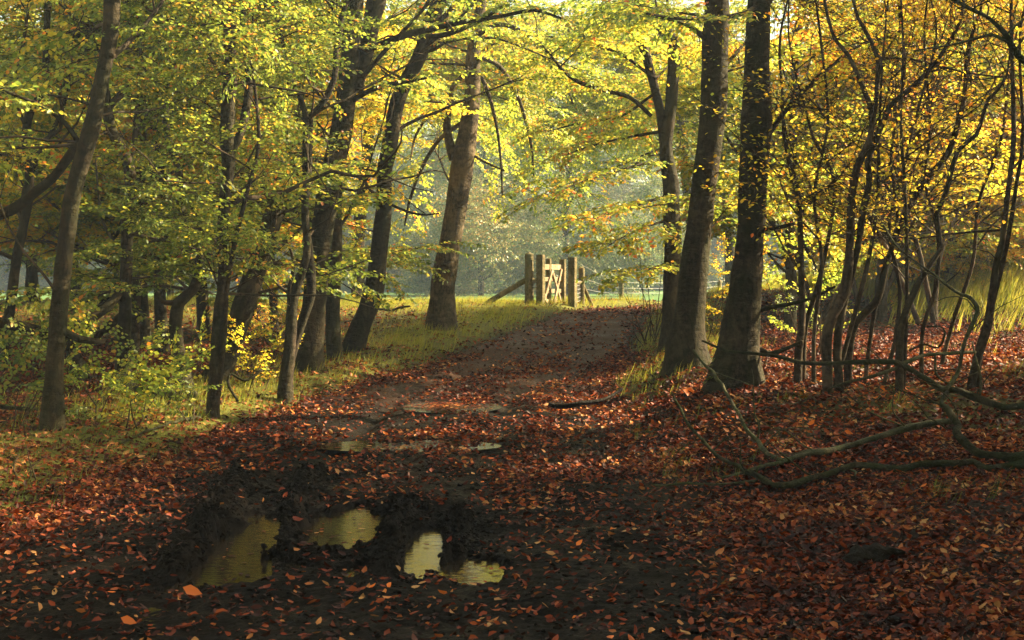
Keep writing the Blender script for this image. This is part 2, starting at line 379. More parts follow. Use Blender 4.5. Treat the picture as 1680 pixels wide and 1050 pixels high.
class Tree:
    def __init__(s, name, base, mat_bark, leafmat, spr='beech'):
        s.name = name; s.base = np.array(base, float); s.mb = MB(); s.limbs = []; s.tw = MB(); s.bark = mat_bark; s.leaf = leafmat
        s.place = {}; s.spr = spr; s.stems = []; s.g = np.random.default_rng(int(abs(base[0] * 977 + base[1] * 131)) + 1)
    def stem(s, pts, rad, main=True, seg=12, step=.14, rough=.10, flute=0.):
        pts = np.asarray(pts, float); L = MB(); C, R = tube(L, pts, rad, seg, step, rough, flute=flute)
        if main: s.mb.add(np.concatenate(L.v), np.concatenate(L.q), np.concatenate(L.t))
        else: s.limbs.append(L)
        s.stems.append((C, R)); return C, R
    def spray(s, p, d, size=1.0, kind=None, force=False):
        if not force and blocked(p + 0.6 * size * d): return
        k = (kind or s.spr, int(s.g.integers(0, 5)))
        s.place.setdefault(k, []).append((p, d, size))
    def sprays_along(s, C, start=.3, gap=.28, size=1.0, up=.05, kind=None, drop=.15, force=False):
        d = np.concatenate([[0], np.cumsum(np.linalg.norm(np.diff(C, axis=0), axis=1))]); q = d[-1] * start; side = 1
        while q < d[-1]:
            p = np.array([np.interp(q, d, C[:, k]) for k in range(3)]); t = np.array([np.interp(min(q + .1, d[-1]), d, C[:, k]) for k in range(3)]) - np.array([np.interp(max(q - .1, 0), d, C[:, k]) for k in range(3)])
            t /= np.linalg.norm(t) + 1e-9
            a = side * s.g.uniform(.4, 1.3); h = math.hypot(t[0], t[1])
            if h < .3: aa = s.g.uniform(0, 6.28); x = np.array([math.cos(aa), math.sin(aa), up])
            else: x = np.array([t[0] * math.cos(a) - t[1] * math.sin(a), t[0] * math.sin(a) + t[1] * math.cos(a), t[2] * .4 + up - drop * s.g.random()])
            s.spray(p, x / np.linalg.norm(x), size * s.g.uniform(.7, 1.15), kind, force); side = -side; q += gap * s.g.uniform(.7, 1.3)
        t = C[-1] - C[-2]; s.spray(C[-1], t / (np.linalg.norm(t) + 1e-9), size, kind, force)
    def grow(s, p, d, L, r, lvl=0, wob=.16, droop=.02, gap=.3, size=1.0, maxl=1, leafy=True, upturn=0.):
        n = max(4, int(L / .28)); C = [np.array(p, float)]; d = np.array(d, float); d /= np.linalg.norm(d); kids = []
        for i in range(n):
            d = d + s.g.normal(0, wob, 3) * np.array([1, 1, .7]) + np.array([0, 0, upturn - droop * (i / n) * 2]); d /= np.linalg.norm(d)
            C.append(C[-1] + d * L / n)
            if blocked(C[-1]) and lvl > 0: break
            if lvl < maxl and i >= n * .2 and s.g.random() < .62: kids.append((C[-1].copy(), d.copy(), i / n))
        C = np.array(C)
        if len(C) < 3: return
        R = np.linspace(r, r * .25, len(C)); tube(s.tw, C, R, 5 if r > .012 else 3, raw=True, closed=False)
        if leafy: s.sprays_along(C, .3 if lvl == 0 else .12, gap, size)
        sd_ = 1
        for (q, dd, f) in kids:
            a = sd_ * s.g.uniform(.5, 1.1); sd_ = -sd_
            x = np.array([dd[0] * math.cos(a) - dd[1] * math.sin(a), dd[0] * math.sin(a) + dd[1] * math.cos(a), dd[2] + s.g.normal(0, .15)])
            s.grow(q, x, L * (.55 - .25 * f) * s.g.uniform(.7, 1.2), r * .5 * (1 - .4 * f), lvl + 1, wob, droop, gap, size, maxl, leafy, upturn)
    def boughs(s, n, z0, z1, L=(1.6, 3.2), elev=(.0, .7), size=1., gap=.3, wob=.14, droop=.03, az=None, maxl=1, stem=None, r=.026, leafy=True):
        z1 = min(z1, 7.2 if s.base[1] < 40 else 8.5)
        for k in range(n):
            C, R = s.stems[stem if stem is not None else int(s.g.integers(0, len(s.stems)))]
            zz = s.base[2] + z0 + (z1 - z0) * (k + s.g.random()) / n
            i = int(np.argmin(np.abs(C[:, 2] - zz)))
            if abs(C[i, 2] - zz) > .6: continue
            a = (s.g.uniform(-2.05, 2.05) if s.base[1] < 30 else s.g.uniform(0, 6.283)) if az is None else s.g.uniform(*az)
            e = s.g.uniform(*elev); d = np.array([math.sin(a) * math.cos(e), math.cos(a) * math.cos(e), math.sin(e)])
            l = s.g.uniform(*L); s.grow(C[i], d, l, min(r * l / 2, R[i] * .6), 0, wob, droop, gap, size, maxl, leafy)
    def finish(s, label, cat='tree', group=None):
        if getattr(s, 'd', None) and s.base[2] < 3 and max(c[0][-1][2] for c in s.stems) > 3:   # bare dark side branches
            s.boughs(16 if cat == 'shrub' else 9, 1.2, 7, (1.0, 2.4) if cat == 'shrub' else (1.6, 3.6), (.1, 1.2), wob=.3, droop=-.01, r=.014 if cat == 'shrub' else .02, leafy=False, maxl=2, az=(-3.14, 3.14))
        o = empty(s.name, s.base); tag(o, label, cat, group); b = s.base
        def mk(nm, mb, m):
            if mb.empty(): return None
            me = mb.mesh(nm, m); v = np.zeros(len(me.vertices) * 3, np.float32); me.vertices.foreach_get('co', v)
            v = v.reshape(-1, 3) - b.astype(np.float32); me.vertices.foreach_set('co', v.ravel()); me.update()
            return put(nm, me, o)
        t = mk('trunk', s.mb, s.bark)
        for L in s.limbs: mk('branch', L, s.bark)
        lf = MB()
        for (kind, i), lst in s.place.items():
            pos = np.array([q[0] for q in lst]); d = np.array([q[1] for q in lst]); sz = np.array([q[2] for q in lst])
            up = np.array([0, 0, 1.]) + s.g.normal(0, .9 if kind == 'far' else .25, (len(lst), 3))
            tt, ll = SPR[kind][i]; stamp(s.tw, tt, pos, d, up, sz); stamp(lf, ll, pos, d, up, sz)
        mk('twigs', s.tw, M['twig']); mk('crown', lf, s.leaf)
        return o
def copy_tree(o, loc, rz, sc=1.0, label=None, group=None):
    c = o.copy(); COL.objects.link(c); c.location = loc; c.rotation_euler = (0, 0, rz); c.scale = (sc, sc, sc)
    if label: c['label'] = label
    if group: c['group'] = group
    for ch in o.children:
        k = ch.copy(); COL.objects.link(k); k.parent = c
    return c

# ------------------------------------------------------------------ the ground: one sheet of vertices, cut into soil, track and meadow
def axis(segs):
    out = [segs[0][0]]
    for (a, b, st) in segs:
        n = max(1, int(round((b - a) / st))); out += list(np.linspace(a, b, n + 1)[1:])
    return np.array(out)
gx = axis([(-400, -60, 20), (-60, -20, 3), (-20, -9, .5), (-9, -3.4, .11), (-3.4, 1.6, .022), (1.6, 8, .09), (8, 20, .4), (20, 60, 3), (60, 400, 20)])
gy = axis([(-60, -6, 3), (-6, 3, .6), (3, 6, .1), (6, 12.5, .022), (12.5, 19, .06), (19, 40, .16), (40, 80, 1.2), (80, 160, 5), (160, 620, 20)])
XX, YY = np.meshgrid(gx, gy); ZZ = Hn(XX, YY)
def grassy(x, y):
    c = pxc(y); w = phw(y)
    left = ss(c - w - x, -.15, .5) * ss(y, 11, 14) * (1 - .8 * ss(c - w - x, 1.2, 3.2) * (1 - ss(y, 26, 36)))
    back = ss(y, 29, 34) * ss(np.abs(x - c) - w, -.1, .4) * (1 - .6 * ss(x, 3, 5) * (1 - ss(y, 42, 46)))
    rb = .8 * ss(x - c - w, 0, .5) * (1 - ss(x - c - w, 1.2, 2.6)) * ss(y, 16, 19)
    cor = ss(x, 6.5, 9) * ss(y, 22, 26)
    ln = .85 * ss(-x, 3.1, 3.9) * ss(y, 8.5, 10.5) * (1 - ss(y, 14, 16))
    rt = .35 * ss(x, 1.9, 3.4) * ss(y, 10.5, 13) * ss(fbm(x * .9, y * .9, 77, 2), -.02, .2)
    return np.clip(np.maximum.reduce([left, back, rb, cor, ln, rt]), 0, 1)
GG = grassy(XX, YY)
onp = ss(phw(YY) - np.abs(XX - pxc(YY)) + .3 * fbm(XX * 1.5, YY * 1.5, 71, 3), 0, .01) * (YY < 60) * (YY > -30)
ny_, nx_ = XX.shape
idx = np.arange(ny_ * nx_).reshape(ny_, nx_)
Q = np.stack([idx[:-1, :-1], idx[:-1, 1:], idx[1:, 1:], idx[1:, :-1]], -1).reshape(-1, 4)
VV = np.stack([XX, YY, ZZ], -1).reshape(-1, 3)
qc = VV[Q].mean(1)
kind_ = np.where(onp.ravel()[Q].mean(1) > .5, 1, 0); kind_ = np.where(qc[:, 1] > 41.5, np.where(kind_ == 1, 1, 2), kind_)
farpath_lit = ss(YY, 16.5, 24).ravel()  # where the track's colour is lightened to look sunlit
for k, (nm, mm) in enumerate((('ground', M['ground']), ('path', M['path']), ('field', M['field']))):
    q = Q[kind_ == k]; used, inv = np.unique(q, return_inverse=True); mb = MB(); mb.add(VV[used], inv.reshape(-1, 4))
    me = mb.mesh(nm, mm); at = me.attributes.new('grassy', 'FLOAT', 'POINT')
    at.data.foreach_set('value', (farpath_lit if k == 1 else GG.ravel())[used].astype(np.float32))  # on the track this attribute holds the painted sunlight, not grass
    tag(put(nm, me), kind='structure')
for k, (X, Y, rx, ry) in enumerate(((-1.66, 8.6, .42, 1.75), (-1.12, 9.6, .42, 1.35), (-.48, 8.7, .75, 1.3), (-.75, 17.8, .62, .8), (-1.05, 14.0, .95, .5))):
    th = np.linspace(0, 2 * math.pi, 36, endpoint=False); x = X + rx * np.cos(th); y = Y + ry * np.sin(th); zz = (-.025 if y[0] < 12 else .01 if y[0] < 16 else .035) - .004 * (k % 3)
    mb = MB(); mb.add(np.vstack([[X, Y, zz], np.stack([x, y, 0 * x + zz], 1)]), None, [[0, i + 1, (i + 1) % 36 + 1] for i in range(36)])
    tag(put('puddle', mb.mesh('puddle', M['water'])), kind='structure')

# ------------------------------------------------------------------ leaf litter and grass (nobody could count them)
def curled(k, f):
    rib = [(0, 0), (.35, 0), (.7, 0), (1, 0)]; L = [(.3, .25), (.68, .19)]
    P_ = rib + L + [(a, -b) for a, b in L]
    V = np.array([[a, b, k * ((a - .5) ** 2 * 1.6 - .2) + f * abs(b) * 1.3] for a, b in P_])
    return V, [[0, 1, 4, 4], [1, 2, 5, 4], [2, 3, 5, 5], [0, 6, 1, 1], [1, 6, 7, 2], [2, 7, 3, 3]]
CURL = []
for k, f in ((.25, .3), (-.3, .5), (.55, .1), (-.15, -.3), (.6, .6), (.1, .15)):
    V, q = curled(k, f); CURL.append((V, [[1, 2, 5, 4], [1, 6, 7, 2]], [[0, 1, 4], [2, 3, 5], [0, 6, 1], [2, 7, 3]]))
def litter_density(x, y):
    c = pxc(y); w = phw(y); on = ss(w - np.abs(x - c), -.2, .5); near = 1 - ss(y, 15, 21)
    patch = ss(fbm(x * .8, y * .8, 91, 4), -.16, .12)
    d = (1 - on) * (.55 + .45 * patch) + on * near * (.10 + .55 * patch * ss(y, 8.5, 13.5) * (.3 + .6 * ss(x, -2.2, .2))) + on * (1 - near) * (.2 + .4 * patch)
    d = d * (1 - .72 * grassy(x, y)) 
    for off in (-.8, .75): d = d * (1 - .8 * on * np.exp(-((x - c - off + .15 * np.sin(y * .7)) / .22) ** 2) * (y > 9))
    bare = np.exp(-(((x - 1.15) / .55) ** 2 + ((y - 10.6) / 1.2) ** 2)) + np.exp(-(((x - .9) / .42) ** 2 + ((y - 7.9) / .8) ** 2)) + .9 * np.exp(-(((x - 3.4) / .8) ** 2 + ((y - 9.6) / .9) ** 2))
    d = d * (1 - .85 * np.clip(bare, 0, 1))
    for (a, b, hh, rr) in RIDGES[:4]:
        L = (b[0] - a[0]) ** 2 + (b[1] - a[1]) ** 2; t = np.clip(((x - a[0]) * (b[0] - a[0]) + (y - a[1]) * (b[1] - a[1])) / L, 0, 1)
        dd = np.hypot(x - a[0] - t * (b[0] - a[0]), y - a[1] - t * (b[1] - a[1])); d = d * (1 - .85 * np.exp(-(dd / .2) ** 4))
    return d
def scatter(n, x0, x1, y0, y1, dens, fan=None):
    y = rng.uniform(y0, y1, n); x = rng.uniform(x0, x1, n)
    if fan: m_ = np.abs(x) < fan * y + 1.5; x, y = x[m_], y[m_]
    k = rng.random(len(x)) < dens(x, y); return x[k], y[k]
lit = MB()
for (n, y0, y1, fan, sz) in ((380000, 4.2, 12.5, .44, .050), (330000, 12.5, 24, .44, .062), (110000, 24, 42, .42, .075), (60000, -3, 24, None, .07)):
    xr = 11 if y1 < 13 else 15
    x, y = scatter(n, -xr, xr, y0, y1, litter_density, fan)
    z = Hn(x, y); inb = np.zeros(len(x), bool)
    for b in BASINS: inb |= basinv(x, y, b) < 1.25
    keep = ~inb | (rng.random(len(x)) < np.where(y > 12, .75, .2)); x, y, z, inb = x[keep], y[keep], z[keep], inb[keep]
    wl = np.where(y < 12, WATER, np.where(y < 16, .01, .035)); z = np.where(inb & (z < wl), wl + .004, z + .006 + .012 * rng.random(len(x)))
    wet = inb & (z < wl + .01)
    a = rng.uniform(0, 6.283, len(x)); tilt = np.where(wet, .0, 1.0)
    X = np.stack([np.cos(a), np.sin(a), rng.normal(0, .4, len(x)) * tilt], 1)
    up = np.stack([rng.normal(0, .55, len(x)) * tilt, rng.normal(0, .55, len(x)) * tilt, np.ones(len(x))], 1)
    s = sz * rng.uniform(.45, 1.35, len(x)); which = np.where(wet, 5, rng.integers(0, 6, len(x)))
    for t in range(6):
        k = which == t
        if k.any(): stamp(lit, CURL[t], np.stack([x, y, z], 1)[k], X[k], up[k], s[k])
tag(put('leaf_litter', lit.mesh('leaf_litter', M['litter'])), 'russet fallen beech leaves strewn over the woodland floor', 'leaves', kind='stuff')

# crumbs and clods of churned mud
def clod(seed):
    g = np.random.default_rng(seed); p = (1 + 5 ** .5) / 2
    V = np.array([[-1, p, 0], [1, p, 0], [-1, -p, 0], [1, -p, 0], [0, -1, p], [0, 1, p], [0, -1, -p], [0, 1, -p], [p, 0, -1], [p, 0, 1], [-p, 0, -1], [-p, 0, 1]]) / 1.9
    T = [[0, 11, 5], [0, 5, 1], [0, 1, 7], [0, 7, 10], [0, 10, 11], [1, 5, 9], [5, 11, 4], [11, 10, 2], [10, 7, 6], [7, 1, 8], [3, 9, 4], [3, 4, 2], [3, 2, 6], [3, 6, 8], [3, 8, 9], [4, 9, 5], [2, 4, 11], [6, 2, 10], [8, 6, 7], [9, 8, 1]]
    return V * g.uniform(.6, 1.25, (12, 1)) * np.array([1, .8, .6]), np.zeros((0, 4), int), T
def clod_density(x, y):
    c = pxc(y); d = .05 * ss(phw(y) - np.abs(x - c), 0, .5) * (1 - ss(y, 13, 18))
    for (a, b, hh, rr) in RIDGES:
        L = (b[0] - a[0]) ** 2 + (b[1] - a[1]) ** 2; t = np.clip(((x - a[0]) * (b[0] - a[0]) + (y - a[1]) * (b[1] - a[1])) / L, -.1, 1.05)
        dd = np.hypot(x - a[0] - t * (b[0] - a[0]), y - a[1] - t * (b[1] - a[1])); d = np.maximum(d, np.exp(-(dd / .2) ** 2))
    return d
cl = MB(); x, y = scatter(120000, -3.2, 1.6, 6, 18, clod_density)
z = Hn(x, y); k = z > WATER; x, y, z = x[k], y[k], z[k]; which = rng.integers(0, 6, len(x)); sz = .009 + .022 * rng.random(len(x)) ** 3
for t in range(6):
    k = which == t; n_ = k.sum(); a = rng.uniform(0, 6.283, n_)
    stamp(cl, clod(t), np.stack([x, y, z], 1)[k], np.stack([np.cos(a), np.sin(a), rng.normal(0, .3, n_)], 1), np.array([0, 0, 1.]) + rng.normal(0, .3, (n_, 3)), sz[k])
tag(put('mud_crumbs', cl.mesh('mud_crumbs', M['path'], False)), 'black crumbs of churned mud along the wheel ruts', 'mud', kind='stuff')

BL = (np.array([[0, .017, 0], [0, -.017, 0], [.5, .013, -.05], [.5, -.013, -.05], [.86, .006, -.2], [.86, -.006, -.2], [1, 0, -.36]]), [[0, 1, 3, 2], [2, 3, 5, 4]], [[4, 5, 6]])
def blades(n, x0, x1, y0, y1, h, name, m, label, dens, wind=(.4, -.15), sp=1):
    gx_, gy_ = scatter(n, x0, x1, y0, y1, dens)
    k = 6; x = np.repeat(gx_, k) + rng.normal(0, .045, len(gx_) * k); y = np.repeat(gy_, k) + rng.normal(0, .045, len(gx_) * k)
    tl = np.repeat(rng.uniform(.55, 1.2, len(gx_)), k)
    z = Hn(x, y) - .01; N_ = len(x); a = rng.uniform(0, 6.283, N_); l = np.abs(rng.normal(.6, .45, N_))
    X = np.stack([np.cos(a) * l + wind[0], np.sin(a) * l + wind[1], np.ones(N_)], 1); up = np.stack([-np.cos(a), -np.sin(a), .3 + 0 * a], 1)
    up = -np.cross(X, np.stack([-np.sin(a), np.cos(a), 0 * a], 1))
    mb = MB(); stamp(mb, BL, np.stack([x, y, z], 1), X, up, h * tl * rng.uniform(.5, 1.1, N_))
    tag(put(name, mb.mesh(name, m)), label, 'grass', kind='stuff')
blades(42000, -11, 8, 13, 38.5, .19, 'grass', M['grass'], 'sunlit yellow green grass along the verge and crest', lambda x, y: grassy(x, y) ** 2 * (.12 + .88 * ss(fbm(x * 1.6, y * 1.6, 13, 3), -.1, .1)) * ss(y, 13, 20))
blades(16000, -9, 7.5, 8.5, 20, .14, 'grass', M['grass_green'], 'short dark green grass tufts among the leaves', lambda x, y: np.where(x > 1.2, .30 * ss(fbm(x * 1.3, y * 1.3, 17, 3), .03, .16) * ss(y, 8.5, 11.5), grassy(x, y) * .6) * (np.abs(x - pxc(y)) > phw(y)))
blades(14000, 6.5, 16, 22, 42, .5, 'tall_grass', M['grass'], 'tall pale sunlit grass on the bank at far right', lambda x, y: grassy(x, y) * .9)

# ------------------------------------------------------------------ traced trees and shrubs
def w3(pts, d, dd=None):
    """photo tracings put at their own distance: each gives a point in the wood and a radius"""
    out, rad = [], []
    for i, p in enumerate(pts):
        y = d + (dd[0] + (dd[1] - dd[0]) * i / max(1, len(pts) - 1) if dd else 0)
        out.append(P(p[0], p[1], y)); rad.append(p[2] / 2 * y / F)
    return out, rad
def trunk(t, pts, d, flare=1.35, top=8.5, seg=14, step=.12, rough=.10, flute=.25, lean=None, dd=None):
    W_, R_ = w3(pts, d, dd)
    b = W_[0].copy(); b[2] = H(b[0], b[1]) - .3
    W_ = [b] + W_; R_ = [R_[0] * flare] + R_
    if top:
        k = W_[-1]; dirn = (W_[-1] - W_[-2]) / np.linalg.norm(W_[-1] - W_[-2]); dirn = dirn * .5 + np.array([0, 0, .7])
        rem = max(top - k[2], 1.0); r = R_[-1]
        for f in (.33, .66, 1.): W_.append(k + dirn * rem * f + t.g.normal(0, .12, 3)); R_.append(r * (1 - .8 * f))
    t.stem(W_, R_, True, seg, step, rough, flute)
    return W_, R_
def start(name, base_px, bk, leafm, spr='beech', d=None):
    d = d or G(*base_px); p = P(base_px[0], base_px[1], d); p[2] = H(p[0], p[1])
    t = Tree(name, p, M[bk], M[leafm], spr); t.d = d; return t
def limb(t, pts, dd=(0, .4), seg=8, leafy=0, size=.8, d=None, rough=.08, gap=.22, stf=.3, drop=.2):
    W_, R_ = w3(pts, d or t.d, dd); C, R = t.stem(W_, R_, False, seg, .1, rough)
    if leafy: t.sprays_along(C, stf, gap, size, drop=drop, force=True)
    return C, R

# -- left side
t = start('beech_tree', (85, 704), 'bark', 'mix')
trunk(t, [(85, 704, 37), (89, 617, 30), (95, 540, 29), (101, 464, 28), (111, 350, 28), (107, 400, 27)][:4] + [(108, 400, 27), (114, 350, 28), (122, 310, 27), (139, 248, 27), (150, 210, 28), (162, 152, 23), (178, 76, 25), (184, 0, 28)], t.d, 1.25)
limb(t, [(130, 236, 12), (122, 244, 16), (90, 288, 15), (57, 316, 16), (20, 344, 18), (-30, 365, 16)], (0, 1.0))
limb(t, [(128, 232, 9), (107, 202, 8), (82, 182, 6), (57, 168, 5), (15, 152, 5), (-20, 130, 4)], (0, -.6), 6, 1)
limb(t, [(106, 545, 14), (130, 556, 14), (150, 559, 12), (171, 561, 8)], (0, .3), 7)
t.boughs(9, 3.4, 8.5, (1.4, 2.8)); t.boughs(3, 2.2, 3.6, (1.0, 1.8), az=(3.6, 6.0))
t.finish('pale smooth beech leaning right, nearest tree at the left edge')

t = start('beech_tree', (203, 640), 'bark', 'green')
trunk(t, [(203, 630, 36), (202, 590, 24), (206, 500, 20), (208, 407, 20), (210, 343, 20), (215, 305, 19), (207, 259, 18), (183, 213, 17), (175, 165, 15), (172, 100, 14), (180, 30, 12)], t.d, 1.3)
limb(t, [(175, 179, 13), (205, 148, 12), (229, 122, 12), (259, 78, 11), (300, 20, 8)], (0, .5), 8, 1)
limb(t, [(204, 470, 14), (180, 500, 15), (150, 521, 17), (118, 544, 18), (75, 546, 20), (38, 537, 20), (0, 529, 18), (-40, 520, 16)], (0, -1.2), 10)
limb(t, [(204, 350, 6), (186, 392, 6), (167, 355, 5), (160, 300, 4), (157, 262, 3)], (0, .2), 5)
limb(t, [(212, 560, 6), (236, 609, 9), (267, 618, 10), (300, 628, 6)], (0, -.8), 7)
t.boughs(16, 1.6, 8.5, (1.5, 3.0))
t.finish('crooked dark beech bending left behind the pale leaning one')

t = start('beech_tree', (128, 626), 'bark', 'mix')
trunk(t, [(133, 622, 28), (128, 600, 25), (118, 575, 20), (122, 552, 18), (145, 525, 18), (175, 497, 17), (205, 461, 15), (208, 420, 10)], t.d, 1.3, top=6)
limb(t, [(124, 560, 14), (150, 552, 16), (172, 540, 15), (190, 525, 13), (203, 512, 9)], (0, -.4))
t.boughs(7, 1.0, 6, (1.0, 2.2))
t.finish('low forked trunk sprawling right with a lit upper side, behind the pale leaning beech')

t = start('beech_tree', (219, 590), 'bark', 'green')
trunk(t, [(217, 590, 22), (219, 556, 20), (224, 450, 18), (226, 400, 17), (229, 300, 19), (231, 200, 19), (231, 70, 18), (233, 0, 16)], t.d)
t.boughs(16, 1.5, 9, (1.5, 3.2)); t.finish('straight dark beech standing just right of the crooked beech')

t = start('oak_tree', (300, 640), 'bark_dark', 'green')
trunk(t, [(300, 640, 36), (296, 600, 26), (288, 540, 22), (295, 495, 20), (316, 476, 18), (331, 441, 16), (320, 411, 16), (312, 400, 14), (295, 331, 13), (293, 274, 12), (278, 236, 12), (272, 190, 10), (276, 137, 9), (280, 60, 8), (282, 0, 7)], t.d, 1.5, rough=.2)
limb(t, [(312, 476, 10), (285, 497, 10), (262, 492, 8), (259, 480, 6)], (0, .3))
limb(t, [(295, 270, 5), (270, 290, 5), (248, 262, 4), (240, 240, 3)], (0, .3), 5)
limb(t, [(296, 640, 16), (270, 638, 14), (240, 642, 9), (222, 648, 6)], (0, -.4), 7)
t.boughs(18, 1.2, 8.5, (1.3, 2.6)); t.finish('thin twisting dark tree with an elbow bend low down, left of the ivy trunk')

t = start('beech_tree', (6, 610), 'bark', 'mix')
trunk(t, [(2, 600, 18), (4, 586, 17), (17, 502, 17), (27, 426, 16), (38, 373, 15), (47, 324, 15), (48, 267, 15), (42, 229, 14), (50, 180, 14), (72, 141, 12), (76, 65, 11), (78, 0, 10)], t.d)
limb(t, [(45, 300, 8), (58, 262, 9), (75, 235, 8), (98, 190, 7), (115, 140, 5)], (0, .4), 7, 1)
limb(t, [(42, 210, 6), (25, 150, 6), (40, 60, 6), (48, 0, 5)], (0, .4), 7, 1)
t.boughs(15, 1.5, 9, (1.5, 3.0)); t.finish('slim dark beech crossing the left edge of the picture')

t = start('hawthorn_tree', (349, 684), 'bark_dark', 'green', 'small')
trunk(t, [(349, 684, 20), (352, 620, 17), (354, 563, 16), (360, 500, 16), (366, 445, 15), (364, 390, 17), (368, 340, 19), (375, 266, 22), (372, 215, 24), (378, 120, 22), (376, 40, 18), (380, 0, 16)], t.d, 1.5, top=7.5, rough=.25)
trunk(t, [(352, 684, 12), (362, 600, 10), (368, 540, 10), (372, 470, 9), (385, 400, 8), (404, 320, 7), (424, 240, 6), (420, 160, 5), (412, 90, 4)], t.d, 1.3, top=6, rough=.15)
limb(t, [(378, 255, 12), (396, 213, 14), (408, 150, 14), (406, 100, 12), (398, 40, 9), (402, 0, 8)], (0, .3))
t.boughs(60, 1.3, 6.5, (.7, 1.5), size=1.0, gap=.14, wob=.2, az=(-3.14, 3.14)); t.finish('knobbly hawthorn with small green leaves growing beside the muddy track at left')

t = start('beech_tree', (352, 626), 'bark', 'green')
trunk(t, [(352, 622, 44), (372, 590, 33), (388, 540, 33), (400, 502, 38), (419, 445, 35), (434, 400, 33), (447, 360, 33), (455, 335, 28)], t.d, 1.4, top=None)
limb(t, [(455, 352, 26), (452, 332, 27), (436, 312, 26), (412, 300, 24), (390, 280, 20), (372, 262, 16)], (0, .5), 10)
limb(t, [(448, 338, 22), (462, 328, 19), (474, 326, 12)], (0, -.15), 9)
limb(t, [(425, 440, 12), (450, 412, 11), (480, 385, 9), (500, 372, 6)], (0, .4), 7)
t.boughs(12, .8, 3.3, (1.2, 2.4)); t.finish('leaning beech snapped off at an elbow with a broken stub')

t = start('hawthorn_tree', (467, 660), 'bark_dark', 'green', 'small')
trunk(t, [(466, 660, 23), (469, 617, 21), (476, 563, 20), (482, 487, 17), (503, 419, 12), (500, 343, 12), (501, 267, 11), (500, 183, 10), (478, 130, 7), (462, 60, 6), (455, 0, 5)], t.d, 1.4, top=6, rough=.2)
trunk(t, [(474, 610, 15), (491, 540, 16), (510, 483, 17), (508, 426, 15), (502, 350, 10), (507, 267, 10), (510, 190, 11), (526, 175, 11), (548, 130, 10), (552, 76, 9), (563, 20, 8)], t.d + .12, 1.0, top=6.5, rough=.2)
limb(t, [(478, 520, 8), (474, 480, 8), (482, 430, 6), (472, 400, 4)], (0, -.2), 6)
limb(t, [(498, 330, 6), (482, 270, 7), (462, 205, 6), (445, 160, 5), (430, 110, 4)], (0, .3), 6, 1)
limb(t, [(552, 80, 7), (560, 40, 5), (535, 0, 4)], (0, .3), 6, 1)
t.boughs(40, 1.8, 6.2, (.7, 1.6), gap=.15, wob=.2, az=(-3.14, 3.14)); t.finish('dark twin-stemmed hawthorn, its foot closest to the track in front of the big double beech')

t = start('beech_tree', (508, 607), 'bark', 'green')
trunk(t, [(506, 606, 50), (508, 575, 44), (512, 540, 41), (520, 450, 38), (533, 350, 36), (541, 300, 36), (549, 267, 37), (564, 190, 34), (576, 76, 30), (582, 0, 30)], t.d, 1.35, seg=18)
limb(t, [(585, 150, 20), (591, 120, 24), (598, 95, 26), (606, 57, 28), (618, 0, 32), (632, -60, 26)], (0, .3), 12)
limb(t, [(572, 170, 9), (600, 152, 9), (629, 141, 9), (670, 133, 7), (700, 128, 4)], (0, -.8), 7, 1)
limb(t, [(600, 84, 10), (617, 76, 12), (667, 57, 12), (710, 47, 10), (760, 36, 9), (820, 27, 7), (877, 17, 6), (920, 30, 4)], (0, -2.5), 8, 1, .8, gap=.3)
limb(t, [(700, 60, 9), (735, 56, 9), (790, 33, 6), (826, 8, 5)], (-1.4, -2.0), 7, 1, .7)
limb(t, [(560, 280, 10), (578, 270, 12), (585, 262, 9)], (0, -.2), 7)
t.boughs(13, 2.6, 9, (1.6, 3.2)); t.boughs(5, 1.0, 2.6, (1.0, 1.8), az=(2.5, 5.5)); t.finish('stout double-stemmed beech with a buttressed foot on the grass verge')

t = start('beech_tree', (549, 588), 'bark', 'green')
trunk(t, [(549, 586, 25), (546, 540, 24), (546, 500, 24), (551, 430, 21), (553, 350, 17), (556, 250, 15), (566, 120, 14), (570, 0, 12)], t.d)
t.boughs(9, 2.8, 9, (1.4, 3.0)); t.finish('narrow beech tucked close behind the stout double-stemmed one')

t = start('beech_tree', (579, 576), 'bark', 'mix')
trunk(t, [(578, 575, 36), (588, 545, 33), (598, 521, 32), (610, 490, 34), (617, 453, 31), (622, 407, 28), (630, 343, 27), (630, 286, 24), (638, 248, 27), (648, 183, 25), (663, 141, 24), (690, 88, 23), (708, 30, 24), (722, 0, 24)], t.d, 1.15)
limb(t, [(690, 84, 12), (712, 78, 14), (725, 70, 10)], (0, .2), 7)
limb(t, [(664, 130, 8), (700, 60, 9), (735, 20, 8), (765, -15, 6)], (0, -.4), 7, 1)
limb(t, [(632, 330, 5), (655, 342, 5), (690, 352, 4), (720, 350, 3)], (0, -.3), 5)
t.boughs(14, 2.4, 9, (1.5, 3.0)); t.boughs(4, 1.6, 2.6, (.9, 1.6), az=(4, 6)); t.finish('S-curved beech leaning right over the grass verge')

